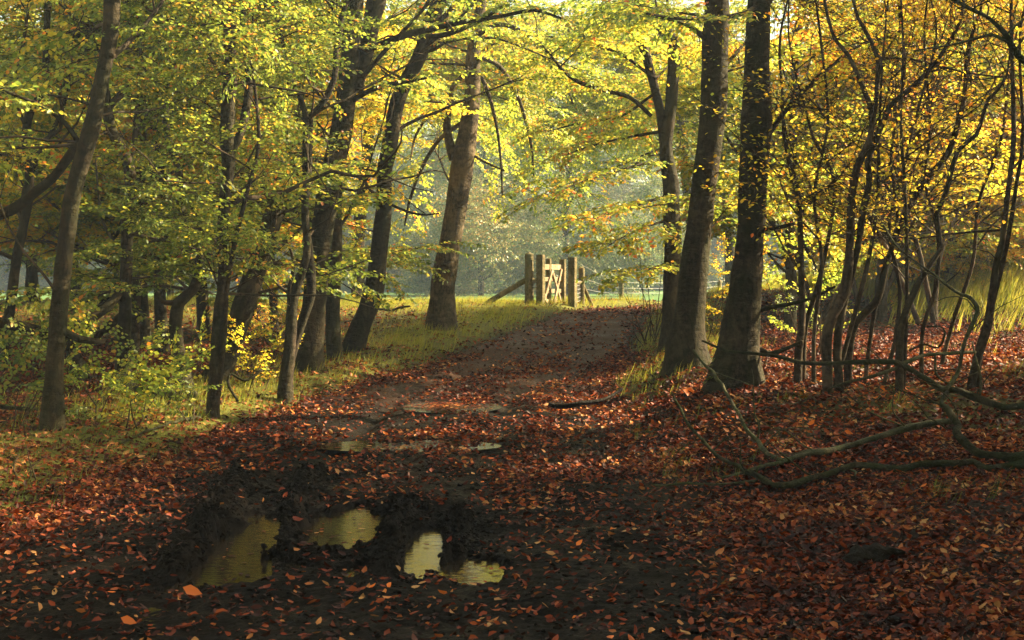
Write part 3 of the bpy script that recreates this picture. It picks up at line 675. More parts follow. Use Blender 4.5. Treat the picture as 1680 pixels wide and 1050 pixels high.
t = start('beech_tree', (724, 540), 'bark_lit', 'mix')
trunk(t, [(724, 540, 46), (725, 510, 43), (727, 464, 41), (737, 407, 37), (747, 350, 35), (756, 290, 37), (762, 248, 36), (768, 213, 30), (775, 152, 26), (776, 98, 24), (782, 40, 18), (790, 0, 16)], t.d, 1.15, seg=18)
limb(t, [(744, 262, 16), (737, 232, 15), (733, 205, 13), (737, 180, 9), (742, 145, 8), (755, 128, 7), (768, 110, 5)], (0, -.4), 9)
limb(t, [(733, 195, 8), (712, 188, 6), (695, 200, 5), (680, 228, 4), (674, 262, 3)], (0, -.7), 6, 1, .5)
limb(t, [(776, 110, 12), (786, 96, 10), (792, 92, 5)], (0, -.2), 7)
limb(t, [(776, 255, 5), (800, 268, 4), (828, 280, 3)], (0, -.3), 5)
limb(t, [(780, 60, 9), (820, 40, 8), (870, 60, 6), (915, 110, 5), (940, 170, 4)], (0, -1.5), 7, 1, .9, gap=.25)
limb(t, [(780, 90, 9), (820, 110, 8), (850, 160, 6), (870, 230, 5), (876, 290, 3)], (0, 1.0), 7, 1, .9, gap=.22)
limb(t, [(776, 100, 8), (800, 150, 7), (815, 210, 5), (822, 270, 4), (824, 320, 3)], (0, 2.0), 7, 1, .8, gap=.22)
limb(t, [(760, 200, 8), (720, 230, 7), (690, 280, 6), (672, 330, 5), (664, 370, 3)], (0, 1.5), 7, 1, .9, gap=.22)
t.boughs(16, 4.2, 9.5, (1.8, 3.4)); t.finish('single sunlit beech with a forked trunk standing alone on the crest left of the gate')

# -- right side
t = start('beech_tree', (1098, 572), 'bark_dark', 'mix')
trunk(t, [(1098, 572, 32), (1099, 520, 27), (1101, 470, 26), (1104, 400, 29), (1102, 350, 28), (1100, 297, 26), (1092, 240, 22), (1100, 180, 20), (1106, 95, 20), (1102, 65, 21), (1083, 42, 18), (1064, 19, 17), (1044, -10, 15)], t.d, 1.3, rough=.16)
limb(t, [(1090, 240, 16), (1083, 183, 15), (1062, 98, 15), (1050, 61, 15), (1041, 30, 13), (1030, -10, 11)], (0, .3), 9)
limb(t, [(1068, 190, 7), (1033, 160, 7), (988, 147, 8), (946, 133, 7), (919, 110, 5), (903, 90, 4)], (0, -1.0), 7, 1, .8)
for pts, dd in (([(1096, 265, 9), (1050, 270, 7), (1000, 285, 5), (950, 300, 4), (905, 318, 3)], (0, -1.5)), ([(1098, 320, 9), (1050, 335, 7), (1000, 350, 5), (965, 362, 3)], (0, -2.0)),
                ([(1100, 360, 8), (1060, 372, 6), (1020, 390, 4), (1000, 402, 3)], (0, -1.2)), ([(1090, 215, 9), (1030, 225, 7), (975, 238, 5), (925, 255, 3)], (0, .5)),
                ([(1075, 130, 9), (1020, 90, 7), (960, 70, 6), (900, 60, 4)], (0, 1.0)), ([(1100, 430, 7), (1070, 440, 5), (1045, 448, 3)], (0, -.8)),
                ([(1078, 150, 8), (1020, 190, 6), (960, 200, 5), (900, 215, 3)], (0, 1.5))):
    limb(t, [(a, b, w * .7) for a, b, w in pts], dd, 6, 1, 1.0, gap=.13, stf=.1, drop=.25)
t.boughs(10, 1.6, 8, (1.2, 2.6), az=(0, 3.1)); t.boughs(8, 3.5, 8.5, (1.6, 3.0)); t.finish('dark forked beech with drooping leafy boughs, right of the track beyond the two big trunks')

t = start('beech_tree', (1128, 602), 'bark', 'mix')
trunk(t, [(1128, 602, 70), (1126, 570, 62), (1130, 530, 54), (1133, 502, 50), (1140, 426, 46), (1148, 370, 42), (1153, 320, 41), (1160, 267, 41), (1167, 210, 43), (1172, 152, 44), (1173, 76, 44), (1176, 0, 40)], t.d, 1.2, seg=20, flute=.35)
limb(t, [(1163, 70, 8), (1130, 42, 8), (1080, 28, 6), (1030, 25, 5)], (0, -1.0), 6, 1)
limb(t, [(1180, 120, 8), (1205, 90, 7), (1232, 60, 5)], (0, .6), 6, 1)
t.boughs(9, 3.0, 8, (1.2, 2.4)); t.boughs(4, 1.2, 3.0, (.8, 1.5), az=(.2, 2.4)); t.finish('left one of the two thick beech trunks beside the track, lit along its right edge')

t = start('beech_tree', (1207, 632), 'bark', 'mix')
trunk(t, [(1206, 630, 82), (1210, 595, 72), (1216, 530, 62), (1224, 460, 51), (1231, 388, 46), (1235, 320, 46), (1238, 260, 48), (1240, 210, 52), (1242, 170, 48), (1242, 100, 41), (1245, 0, 38)], t.d, 1.25, seg=20, flute=.35)
limb(t, [(1250, 200, 18), (1262, 185, 14), (1270, 180, 8)], (0, .1), 8)
limb(t, [(1248, 5, 9), (1220, 22, 8), (1170, 30, 7), (1110, 30, 5), (1060, 22, 4)], (0, -1.2), 6, 1)
limb(t, [(1240, 380, 8), (1262, 374, 8), (1280, 373, 7), (1302, 367, 6)], (0, -.3), 7)
limb(t, [(1236, 512, 8), (1260, 505, 8), (1290, 500, 7), (1330, 490, 5), (1370, 470, 4)], (0, -.3), 7)
limb(t, [(1238, 570, 8), (1262, 580, 8), (1290, 572, 7), (1316, 560, 5)], (0, -.3), 7)
limb(t, [(1242, 250, 10), (1290, 180, 8), (1350, 120, 7), (1420, 70, 5), (1500, 60, 3)], (0, .8), 7, 1)
t.boughs(10, 3.0, 8, (1.2, 2.6), az=(-.3, 1.9)); t.finish('right one of the two thick beech trunks beside the track, swollen at its foot')

t = start('broken_tree', (1436, 600), 'bark_dark', 'mix', d=25)
trunk(t, [(1440, 570, 22), (1446, 480, 20), (1452, 380, 18), (1458, 300, 16), (1478, 232, 17), (1500, 205, 17), (1520, 180, 14), (1528, 160, 14), (1541, 112, 20), (1553, 85, 14)], t.d, 1.3, top=None, rough=.22)
t.boughs(16, .8, 5.5, (1.4, 2.8)); t.finish('dark snapped trunk leaning right behind the thicket of thin stems')
t = start('beech_tree', (1292, 590), 'bark_dark', 'mix', d=24)
trunk(t, [(1292, 585, 20), (1298, 480, 18), (1296, 380, 16), (1300, 240, 14), (1305, 114, 13), (1308, 57, 15), (1318, 5, 14)], t.d, rough=.2)
t.boughs(10, 1.0, 8.5, (1.4, 3.0)); t.finish('dark slender tree standing close behind and right of the thick pair')

def thicket(label, px, stems, d, leafm='yellow', n=16, L=(.7, 1.7), z=(1.0, 5.5), az=None):
    n = int(n * .6); t = start('hazel_shrub', px, 'twig', leafm, 'bare', d=d)
    for k, s_ in enumerate(stems):
        if k == 0 or s_[0][1] > px[1] - 60: trunk(t, s_, t.d + .1 * k, 1.3, top=5.6 + .3 * (k % 3), seg=8, rough=.10, flute=0)
        else: limb(t, s_, (.1 * k, .1 * k + .3), 7)
    t.boughs(n, z[0], z[1], L, (.2, 1.1), gap=.26, wob=.24, droop=.0, r=.012, maxl=2, az=az); t.finish(label, 'shrub', 'thin stems of the thicket')
    return t
thicket('straight pale hazel stem nearest the thick right-hand beech', (1309, 628), [
    [(1309, 624, 14), (1310, 579, 14), (1316, 521, 12), (1314, 426, 10), (1312, 350, 9), (1310, 324, 10), (1297, 274, 9), (1286, 213, 7), (1284, 160, 5), (1280, 60, 4)],
    [(1318, 600, 9), (1322, 533, 9), (1343, 464, 8), (1366, 350, 6), (1366, 286, 6), (1335, 228, 5), (1322, 180, 4)]], None, az=(.4, 2.6))
thicket('clump of four crooked hazel stems in the middle of the thicket', (1362, 646), [
    [(1358, 647, 17), (1358, 540, 18), (1385, 480, 18), (1394, 407, 14), (1396, 350, 14), (1398, 320, 13), (1406, 274, 12), (1427, 229, 11), (1430, 183, 10), (1408, 126, 8), (1392, 91, 7), (1370, 65, 6), (1354, 8, 5)],
    [(1378, 640, 15), (1375, 548, 14), (1407, 407, 11), (1415, 350, 12), (1427, 297, 11), (1423, 267, 10), (1453, 190, 9), (1459, 175, 9), (1507, 133, 8), (1537, 99, 7), (1568, 50, 6), (1580, 10, 5)],
    [(1430, 215, 8), (1438, 152, 8), (1440, 95, 8), (1430, 69, 7), (1408, 30, 6), (1400, 0, 5)],
    [(1368, 645, 9), (1390, 560, 8), (1412, 480, 8), (1430, 400, 7), (1440, 320, 6), (1442, 230, 5)]], None, n=20)
thicket('long hazel stem arching right out of the thicket', (1392, 634), [
    [(1392, 630, 14), (1392, 586, 14), (1404, 529, 13), (1438, 495, 13), (1457, 426, 9), (1484, 354, 9), (1518, 297, 10), (1556, 251, 11), (1575, 190, 9), (1583, 152, 8), (1587, 88, 7), (1600, 40, 5), (1612, 0, 4)]], None, n=12)
thicket('hazel stem with a kinked loop halfway up, right part of the thicket', (1476, 644), [
    [(1476, 643, 15), (1478, 540, 12), (1507, 464, 11), (1526, 434, 9), (1545, 407, 8), (1541, 388, 8), (1537, 350, 8), (1552, 316, 9), (1571, 248, 8), (1602, 221, 7), (1621, 164, 6), (1651, 126, 4)],
    [(1482, 640, 8), (1486, 540, 7), (1488, 420, 6), (1484, 300, 6), (1478, 200, 5)]], None, n=14)
thicket('pair of leaning stems at the right edge in front of the bright foliage', (1594, 640), [
    [(1592, 643, 15), (1606, 579, 16), (1621, 529, 16), (1636, 426, 11), (1644, 396, 10), (1655, 305, 9), (1663, 229, 9), (1661, 114, 7), (1659, 0, 6)],
    [(1606, 600, 9), (1628, 500, 9), (1652, 400, 8), (1668, 300, 7), (1678, 220, 6)]], None, 'yellow', n=9)
for (bx, by, tops, lb) in ((1335, 632, [(1330, 540), (1342, 430), (1330, 320), (1352, 200), (1340, 60)], 'whippy stem left of the four-stemmed clump'), (1420, 625, [(1424, 540), (1442, 450), (1466, 360), (1456, 250), (1478, 120), (1470, 0)], 'whippy stem just right of the four-stemmed clump'),
                           (1450, 632, [(1462, 560), (1470, 470), (1452, 380), (1470, 300), (1500, 180), (1530, 60)], 'whippy stem bending over towards the kinked one'), (1512, 622, [(1508, 540), (1530, 470), (1532, 380), (1512, 300), (1520, 200), (1510, 60)], 'whippy stem right of the kinked one'),
                           (1545, 600, [(1560, 520), (1590, 430), (1600, 330), (1636, 230), (1650, 120)], 'whippy stem crossing the bright gap at right')):
    thicket(lb, (bx, by), [[(bx, by, 8)] + [(a + 6, b_, 7 - .7 * q) for q, (a, b_) in enumerate(tops)]], None, n=13, L=(.6, 1.5))
g2 = [(1528, 560, 24, 1), (1420, 540, 26, 0), (1340, 560, 25, 0), (1570, 520, 28, 1), (1640, 500, 30, 1)]
for k, (px, py, d, yl) in enumerate(g2):
    t = start('hazel_shrub', (px, py), 'twig', 'yellow' if yl else 'mix', 'beech', d=d)
    for j in range(3):
        b = t.base + np.array([t.g.normal(0, .1), t.g.normal(0, .1), -.1]); q = [b]
        dx, dy = t.g.normal(0, .3, 2)
        for f in (1.2, 2.4, 3.8, 5.2): q.append(b + np.array([dx * f + t.g.normal(0, .12), dy * f + t.g.normal(0, .12), f]))
        t.stem(q, [.05, .042, .034, .025, .012], True, 7, .15)
    t.boughs(13, .5, 5, (1.0, 2.2), (.0, .8), gap=.26)
    t.finish('leafy hazel bush behind the bare stems on the right', 'shrub', 'leafy hazels behind the thicket')

# overhanging dead branches on the right, fallen and mossy
def fallen(name, label, parts, cat='branch'):
    first = None
    for k, (pts, seg) in enumerate(parts):
        Wp = [P(px, py, y) for (px, py, w, y) in pts]; Rr = [w / 2 * y / F for (px, py, w, y) in pts]
        Wp = [np.array([p[0], p[1], max(p[2], H(p[0], p[1]) + .02 + r * .9)]) for p, r in zip(Wp, Rr)]
        Wp = [np.array(p) for p in Wp]; W2, R2 = smoothpath(Wp, np.array(Rr) * .76, .16); L2 = len(W2)
        gk = np.random.default_rng(int(parts[0][0][0][0] + 10 * k)); W2 = W2 + gk.normal(0, 1, W2.shape) * (R2[:, None] * .55) * ([1, .6, 1])
        mb = MB(); tube(mb, W2, R2 * gk.uniform(.82, 1.2, L2), seg, .04, .2)
        if L2 > 8 and cat == 'branch':
            for q in range(2 + L2 // 5):
                i_ = int(gk.integers(2, L2 - 2)); a0 = gk.uniform(0, 6.28); pt = [W2[i_]]; dd_ = np.array([math.cos(a0), .5 * math.sin(a0), gk.uniform(.2, 1.1)])
                for _ in range(int(gk.integers(4, 10))): dd_ = dd_ + gk.normal(0, .35, 3); pt.append(pt[-1] + dd_ / np.linalg.norm(dd_) * gk.uniform(.06, .13))
                tube(mb, pt, np.linspace(min(R2[i_] * .45, .008), .002, len(pt)), 4, .05, closed=False)
        if first is None: first = put(name, mb.mesh(name, M['moss_branch'])); tag(first, label, cat)
        if cat == 'root': first.data.materials[0] = M['rot']
        else: put('branch', mb.mesh('branch', M['moss_branch']), first)
    return first
def gd(px, py): return G(px, py) 
fallen('fallen_branch', 'long mossy branch hanging across the thicket feet and dipping to the right edge', [
    ([(1150, 560, 4, 14.6), (1190, 575, 6, 14.5), (1240, 580, 7, 14.3), (1316, 594, 8, 14.1), (1392, 594, 9, 14), (1476, 598, 12, 13.8), (1545, 636, 15, 13.6), (1602, 651, 15, 13.5), (1640, 670, 16, 13.4), (1720, 712, 19, 13.2)], 9),
    ([(1476, 600, 9, 13.8), (1500, 590, 8, 13.9), (1522, 580, 8, 14), (1556, 579, 8, 14.1), (1598, 580, 7, 14.3)], 7),
    ([(1470, 602, 8, 13.8), (1430, 618, 7, 13.8), (1390, 628, 6, 13.7), (1358, 640, 4, 13.7)], 6),
    ([(1606, 650, 6, 13.5), (1609, 620, 6, 13.5), (1600, 585, 5, 13.5), (1596, 560, 3, 13.6)], 6)])
fallen('fallen_branch', 'low mossy branch lying in two bends on the leaves at right', [
    ([(1102, 643, 4, 13.2), (1132, 700, 6, 12.6), (1170, 742, 7, 12.2), (1210, 780, 9, 11.6), (1250, 815, 12, 11), (1290, 829, 14, 10.7), (1357, 800, 14, 11), (1407, 782, 14, 11.3), (1473, 790, 14, 11.2), (1517, 793, 15, 11.2), (1567, 778, 15, 11.2), (1598, 782, 15, 11.2), (1616, 797, 15, 11.1), (1653, 769, 18, 11.1), (1690, 790, 26, 11), (1740, 806, 28, 10.9)], 10),
    ([(1068, 826, 4, 11.2), (1072, 812, 5, 11.2), (1088, 830, 6, 11.1), (1120, 826, 6, 11.1), (1180, 822, 6, 11), (1240, 816, 8, 11)], 6),
    ([(1396, 792, 5, 11.2), (1405, 800, 6, 11.1), (1403, 818, 4, 11)], 6)])
fallen('fallen_branch', 'thick mossy limb snaking down from the hanging stem to the right edge', [
    ([(1552, 640, 8, 12.6), (1545, 660, 9, 12.4), (1564, 683, 16, 12), (1575, 712, 17, 11.7), (1602, 742, 18, 11.5), (1635, 744, 17, 11.4), (1653, 765, 19, 11.3), (1690, 785, 26, 11.15), (1740, 800, 28, 11)], 10),
    ([(1562, 684, 14, 12), (1487, 703, 13, 12), (1440, 720, 12, 12), (1380, 733, 13, 12), (1347, 758, 13, 11.8), (1323, 750, 13, 11.8), (1283, 763, 11, 11.7), (1240, 790, 8, 11.5), (1200, 805, 6, 11.4), (1170, 812, 4, 11.3)], 9),
    ([(1136, 575, 5, 14.5), (1170, 613, 7, 14), (1205, 666, 8, 13.2), (1231, 712, 9, 12.5), (1258, 746, 10, 12), (1283, 764, 10, 11.7)], 8),
    ([(1450, 369, 4, 13.6), (1469, 403, 5, 13.5), (1526, 449, 5, 13.4), (1571, 480, 7, 13.2), (1594, 487, 8, 13.1), (1602, 514, 9, 13), (1583, 560, 9, 12.9), (1571, 609, 9, 12.8), (1553, 640, 9, 12.6)], 7)])
fallen('overhanging_branch', 'dark branch reaching in from the upper right corner', [
    ([(1740, 150, 18, 12), (1680, 99, 15, 12), (1660, 75, 13, 12), (1648, 55, 11, 12), (1621, 30, 9, 12), (1564, 0, 8, 12.2), (1520, -25, 6, 12.4)], 8),
    ([(1655, 70, 8, 12), (1630, 58, 7, 12), (1600, 62, 6, 12.1), (1560, 72, 5, 12.3), (1500, 84, 4, 12.5)], 6),
    ([(1650, 58, 6, 12), (1668, 40, 5, 12), (1684, 30, 4, 12)], 6)])
fallen('fallen_branch', 'curved thin branch looping low over the leaves beside the kinked stem', [
    ([(1490, 575, 5, 15), (1515, 566, 6, 15), (1538, 571, 5, 15), (1550, 545, 5, 15), (1542, 535, 4, 15), (1520, 536, 4, 15)], 6),
    ([(1534, 585, 5, 14.8), (1534, 610, 6, 14.7), (1545, 622, 6, 14.6), (1558, 628, 5, 14.6)], 6)])
o = fallen('fallen_stick', 'bare pale stick lying on leaves at the left edge of the track', [
    ([(198, 732, 4, gd(198, 734)), (230, 716, 5, gd(230, 718)), (262, 704, 6, gd(262, 706)), (295, 694, 8, gd(295, 696)), (328, 688, 8, gd(328, 690))], 7)], 'stick')
for q in [o]: q.data.materials[0] = M['wood_pale']
fallen('fallen_stick', 'forked dead stick standing out of the leaves left of the hawthorn foot', [
    ([(390, 660, 6, 15.5), (372, 630, 6, 15.6), (378, 612, 7, 15.7), (400, 625, 7, 15.7), (430, 606, 6, 15.8)], 6)], 'stick')
fallen('exposed_root', 'dark root jutting from the bank onto the right side of the track', [
    ([(900, 664, 9, 16.8), (920, 664, 11, 16.8), (950, 662, 10, 16.8), (985, 655, 8, 16.9), (1020, 640, 6, 17.2)], 8)], 'root')
fallen('fallen_branch', 'dark curved branch half buried in leaves at the far left', [
    ([(0, 668, 10, 16), (30, 690, 11, 16), (60, 692, 10, 16), (90, 680, 7, 16.3)], 7)])
fallen('fallen_log', 'dark mossy log lying on red leaves behind the forked tree', [
    ([(222, 640, 14, 17.5), (260, 642, 18, 17.4), (290, 645, 22, 17.3), (318, 642, 14, 17.3)], 9)], 'log')
fallen('fallen_branch', 'brown leafy fallen branch on the sunny verge left of the lone beech', [
    ([(615, 505, 4, 29), (640, 508, 6, 29), (672, 502, 5, 29)], 6)])

# the rotten log lying bottom right
mb = MB(); d0 = 8.0
pc = [P(1385, 965, 7.95), P(1405, 950, 7.97), P(1440, 950, 8.0), P(1482, 945, 8.05)]
pc = [np.array([p[0], p[1], H(p[0], p[1]) + .05]) for p in pc]
pc = [p - np.array([0, 0, .02]) for p in pc]; tube(mb, pc, [.03, .06, .07, .02], 18, .02, .9)
o = put('rotten_stump', mb.mesh('rotten_stump', M['rot'])); tag(o, 'black rotting lump of wood lying among red leaves bottom right', 'log')
for (px, py, w, lab) in ((1300, 1030, 40, 'small dark clod of earth in the leaves at the bottom edge'), (1465, 1022, 36, 'dark stone at the bottom edge below the rotting lump'), (1075, 884, 16, 'little dark stone at the rim of the bare soil patch')):
    d = G(px, py); p = P(px, py, d); r = w / 2 * d / F; mb = MB()
    tube(mb, [p + np.array([-r, 0, 0]), p + np.array([0, 0, .01]), p + np.array([r, .02, 0])], [r * .35, r * .5, r * .3], 10, .015, .3)
    o = put('stone', mb.mesh('stone', M['rot'])); tag(o, lab, 'stone')

# single bright leaves
def one_leaf(px, py, w, label, lift=.0, tilt=(0, -1, .6)):
    d = G(px, py); p = P(px, py, d - .02); p[2] = H(p[0], p[1]) + lift; mb = MB()
    stamp(mb, CURL[0], np.array([p]), np.array([[.9, .1, -.35]]), np.array([list(tilt)], float), np.array([w * d / F]))
    o = put('fallen_leaf', mb.mesh('fallen_leaf', M['orange'])); tag(o, label, 'leaf')
one_leaf(300, 1012, 34, 'bright orange leaf falling just above the mud, lower left', .14)
one_leaf(198, 1026, 28, 'orange leaf flat on the mud below the falling leaf', .03)
one_leaf(1120, 655, 30, 'orange leaf standing on the bank in front of the thick pair', .1)
one_leaf(1385, 718, 16, 'small orange red leaf between the two mossy branches', .06)

# ------------------------------------------------------------------ saplings and low undergrowth
def sapling(px, py, h, n, leafm, label, group=None, d=None, spr='beech', size=.8, up=(.1, .9)):
    t = start('beech_sapling', (px, py), 'twig', leafm, spr, d=d)
    for j in range(n):
        a = t.g.uniform(0, 6.28); e = t.g.uniform(*up); b = t.base + np.array([t.g.normal(0, .06), t.g.normal(0, .06), -.05]); q = [b]
        for f in (.35, .7, 1.): q.append(b + np.array([math.cos(a) * f * h * .5 * math.cos(e), math.sin(a) * f * h * .5 * math.cos(e), f * h * t.g.uniform(.7, 1.)]) + t.g.normal(0, .03, 3))
        C, R = t.stem(q, [.010, .008, .005, .003], True, 5, .1)
        t.sprays_along(C, .25, .3, size * .7, .15)
    t.finish(label, 'sapling', group)
for (px, py, h, n) in ((150, 690, .6, 2), (205, 702, .55, 3), (250, 690, .6, 2), (120, 655, .8, 2), (40, 690, .6, 3), (20, 720, .4, 2), (175, 660, .8, 2), (285, 660, .6, 2), (310, 700, .4, 2)):
    sapling(px, py, h, n, 'mix' if px % 2 else 'green', 'low yellow green beech seedling among the trunks bottom left', 'beech seedlings under the left-hand trees', size=1.0)
for (px, py, h, n) in ((420, 640, .7, 3), (440, 560, .9, 4), (470, 545, 1.0, 4), (400, 620, .6, 3)):
    sapling(px, py, h, n, 'yellow', 'bright yellow green seedling in the sun behind the leaning snapped beech', 'sunlit seedlings by the snapped beech')
sapling(50, 790, .35, 3, 'mix', 'tiny green seedling in the short grass at the left edge', size=.4)
sapling(750, 520, .45, 4, 'yellow', 'small yellow seedling at the foot of the lone beech', size=.4)
sapling(1075, 560, 2.1, 6, 'dark', 'thin twiggy sapling with orange and green leaves on the bank right of the path end', size=.5, up=(.8, 1.3))
sapling(1060, 566, 1.0, 5, 'mix', 'low bramble-like sapling at the bend of the path below the twiggy one', size=.6)
sapling(1175, 600, 1.3, 5, 'yellow', 'bright yellow sapling glowing between the two thick trunks', size=.7, d=22)
sapling(1165, 640, .35, 4, 'green', 'small green plant at the foot of the two thick trunks', size=.4)
sapling(1330, 600, 1.6, 6, 'mix', 'leafy sapling growing through the bottom of the thicket', size=.8, d=19)

# ------------------------------------------------------------------ the kissing gate on the crest
GD = 34.0; a_ = math.radians(24)
U = np.array([math.cos(a_), -math.sin(a_), 0]); V_ = np.array([math.sin(a_), math.cos(a_), 0]); Z_ = np.array([0, 0, 1.])
g0 = P(887, 505, GD); g0[2] = H(g0[0], g0[1])
def gz(p): return np.array([p[0], p[1], H(p[0], p[1])])
go = empty('kissing_gate', g0); tag(go, 'wooden kissing gate of pale bars and dark posts on the grassy crest', 'gate')
def gpart(nm, mb, m, lab=None):
    me = mb.mesh(nm, m, False); v = np.zeros(len(me.vertices) * 3, np.float32); me.vertices.foreach_get('co', v)
    me.vertices.foreach_set('co', (v.reshape(-1, 3) - g0.astype(np.float32)).ravel()); me.update(); o = put(nm, me, go)
    bv = o.modifiers.new('worn', 'BEVEL'); bv.width = .006; bv.segments = 2; bv.limit_method = 'ANGLE'
    if lab: o['label'] = lab
    return o
def sqpost(p, h, su, sv, lab=None):
    p = gz(p); mb = MB(); box(mb, p + Z_ * (h / 2 - .15), U, V_, Z_, su, sv, h + .3, .002); return gpart('post', mb, M['post'], lab)
def rndpost(p, h, r, lab=None):
    p = gz(p); mb = MB(); tube(mb, [p - Z_ * .3, p + Z_ * h * .5, p + Z_ * h], [r * 1.04, r, r * .98], 16, .12, .04); return gpart('post', mb, M['post'], lab)
Lp = g0; zt = lambda py, d=GD: P(840, py, d)[2]
sqpost(Lp, zt(418) - g0[2], .17, .17)
pR = g0 + U * .82; sqpost(pR, zt(422, GD - .33) - gz(pR)[2], .17, .17)
pB = g0 + V_ * 1.35 + U * .02; sqpost(pB, zt(427, GD + 1.3) - gz(pB)[2] + .02, .14, .12, 'shaded post at the far end of the gate')
pl = g0 - U * .30; rndpost(pl, zt(417) - gz(pl)[2], .105, 'thick round post left of the gate')
pk = g0 - U * .02 + V_ * .55; sqpost(pk, zt(424, GD + .5) - gz(pk)[2], .10, .10)
pr = g0 + V_ * 1.1 + U * .62; rndpost(pr, zt(440, GD + .8) - gz(pr)[2], .075, 'shorter round post right of the gate')
# the leaf of the gate
bars = []
for (zc, hh) in ((zt(438), .13), (zt(458), .10), (zt(478), .10), (zt(495), .10)):
    mb = MB(); box(mb, np.array([g0[0], g0[1], zc]) + V_ * .70, V_, U, Z_, 1.22, .045, hh, .002); gpart('gate_bar', mb, M['gatewood'])
for (v0, z0, v1, z1) in ((.12, zt(492), .62, zt(443)), (.62, zt(443), 1.25, zt(503)), (.72, zt(500), 1.22, zt(441)), (.05, zt(478), .35, zt(504))):
    a = np.array([g0[0], g0[1], z0]) + V_ * v0 + U * .045; b = np.array([g0[0], g0[1], z1]) + V_ * v1 + U * .045
    w = (b - a) / np.linalg.norm(b - a); mb = MB(); box(mb, (a + b) / 2, np.cross(U, w), U, w, .075, .035, np.linalg.norm(b - a), .002); gpart('gate_brace', mb, M['gatewood'])
# rails and struts
def rail(a, b, r, nm, m='post'):
    mb = MB(); tube(mb, [a, (a + b) / 2, b], [r, r, r * .95], 12, .15, .04); return gpart(nm, mb, M[m])
ap = gz(pl); rail(ap + Z_ * (zt(461) - ap[2]), np.array([g0[0] - .0, g0[1], zt(461)]) + V_ * .12, .055, 'rail')
bp = gz(pr); rail(np.array([pR[0], pR[1], zt(464, GD)]) + V_ * .06, bp + Z_ * (zt(464, GD + .8) - bp[2]), .045, 'rail')
s1 = P(788, 498, GD + .4); s1 = gz(s1); rail(np.array([pl[0] - .04, pl[1], zt(458)]), s1 - Z_ * .08, .065, 'strut')
s2 = gz(pr + np.array([.36, .9, 0])); rail(bp + Z_ * .55, s2 - Z_ * .1, .045, 'strut')
def mesh_panel(a, b, z0, z1, nz, nx):
    mb = MB()
    for k in range(nz + 1):
        z = z0 + (z1 - z0) * k / nz; tube(mb, [np.array([a[0], a[1], z]), np.array([(a[0] + b[0]) / 2, (a[1] + b[1]) / 2, z - .012]), np.array([b[0], b[1], z])], [.006] * 3, 5, .2)
    for k in range(1, nx):
        q = a + (b - a) * k / nx; tube(mb, [np.array([q[0], q[1], z0]), np.array([q[0], q[1], z1])], [.0035] * 2, 4, .4)
    gpart('wire_mesh', mb, M['wire'])
mesh_panel(pl + U * .1 - V_ * .06, Lp - U * .06 - V_ * .09, gz(pl)[2] + .2, zt(447), 5, 5)
mesh_panel(pR + U * .085 + V_ * .0, pr - U * .0 - V_ * .075, gz(pr)[2] + .1, zt(461), 5, 7)
# wire fence running off to the right
fp = P(1019, 512, 46); fp = gz(fp)
fo = empty('wire_fence', fp); tag(fo, 'post and wire fence running right from the gate along the meadow', 'fence')
def fpart(nm, mb, m):
    me = mb.mesh(nm, m); v = np.zeros(len(me.vertices) * 3, np.float32); me.vertices.foreach_get('co', v)
    me.vertices.foreach_set('co', (v.reshape(-1, 3) - fp.astype(np.float32)).ravel()); me.update(); return put(nm, me, fo)
f2 = gz(P(1180, 520, 52)); f3 = gz(P(1330, 520, 58)); hp = P(1019, 462, 46)[2] - fp[2]
for q in (fp, f2, f3):
    mb = MB(); tube(mb, [q - Z_ * .3, q + Z_ * hp * .5, q + Z_ * hp], [.085, .08, .075], 10, .15, .05); fpart('post', mb, M['post'])
for f in (.97, .66, .4):
    pts = [bp + Z_ * 1.0 * f, (bp + fp) / 2 + Z_ * ((1.0 + hp) / 2 * f - .05), fp + Z_ * hp * f, (fp + f2) / 2 + Z_ * (hp * f - .04), f2 + Z_ * hp * f, f3 + Z_ * hp * f]
    mb = MB(); tube(mb, pts, [.005] * 6, 4, .6); fpart('wire', mb, M['wire'])

# ------------------------------------------------------------------ the rest of the wood: five kinds of tree, copied
def filler(seed, h0, leafm, bk='bark', n=24, lean=.06, size=1.0, spr='beech', r=.09, z0=.7, L=(1.6, 3.4)):
    h = h0 * .76; g = np.random.default_rng(seed); t = Tree('beech_tree', (seed * 3.1, 900, 0), M[bk], M[leafm], spr)
    q = [t.base - Z_ * .3]; dx, dy = g.normal(0, lean, 2); R_ = [r * 1.3]
    for k in range(1, 7):
        f = k / 6; q.append(t.base + np.array([dx * f * h + g.normal(0, .16), dy * f * h + g.normal(0, .16), h * f])); R_.append(r * (1 - .82 * f))
    t.stem(q, R_, True, 10, .25, .08)
    if seed % 2: # a second stem
        k = 2; q2 = [np.array(q[k]), np.array(q[k]) + [.5, .2, 1.4], np.array(q[k]) + [.8, .2, 3.2], np.array(q[k]) + [1.0, .5, h * .5]]
        t.stem(q2, [R_[k] * .7, R_[k] * .6, R_[k] * .4, .02], True, 8, .25, .08)
    h_ = h; t.boughs(n, z0, h - .8, L, (-.05, .75), size, stem=0); return t
kinds = []
spots = []
for k in range(26):   # left, behind the traced trunks
    y = 23 + 21 * ((k * .618) % 1); x = -3.9 - 12.5 * ((k * .387 + .13) % 1) - (y - 22) * .12
    spots.append((x, y, k % 5, 'L'))
for k in range(22):   # right, behind the thicket
    x = 7.6 + 5.4 * ((k * .618) % 1); y = 27.5 + 6 * ((k * .387 + .3) % 1) + (x - 7) * .22
    spots.append((x, y, 5 + k % 3, 'R'))
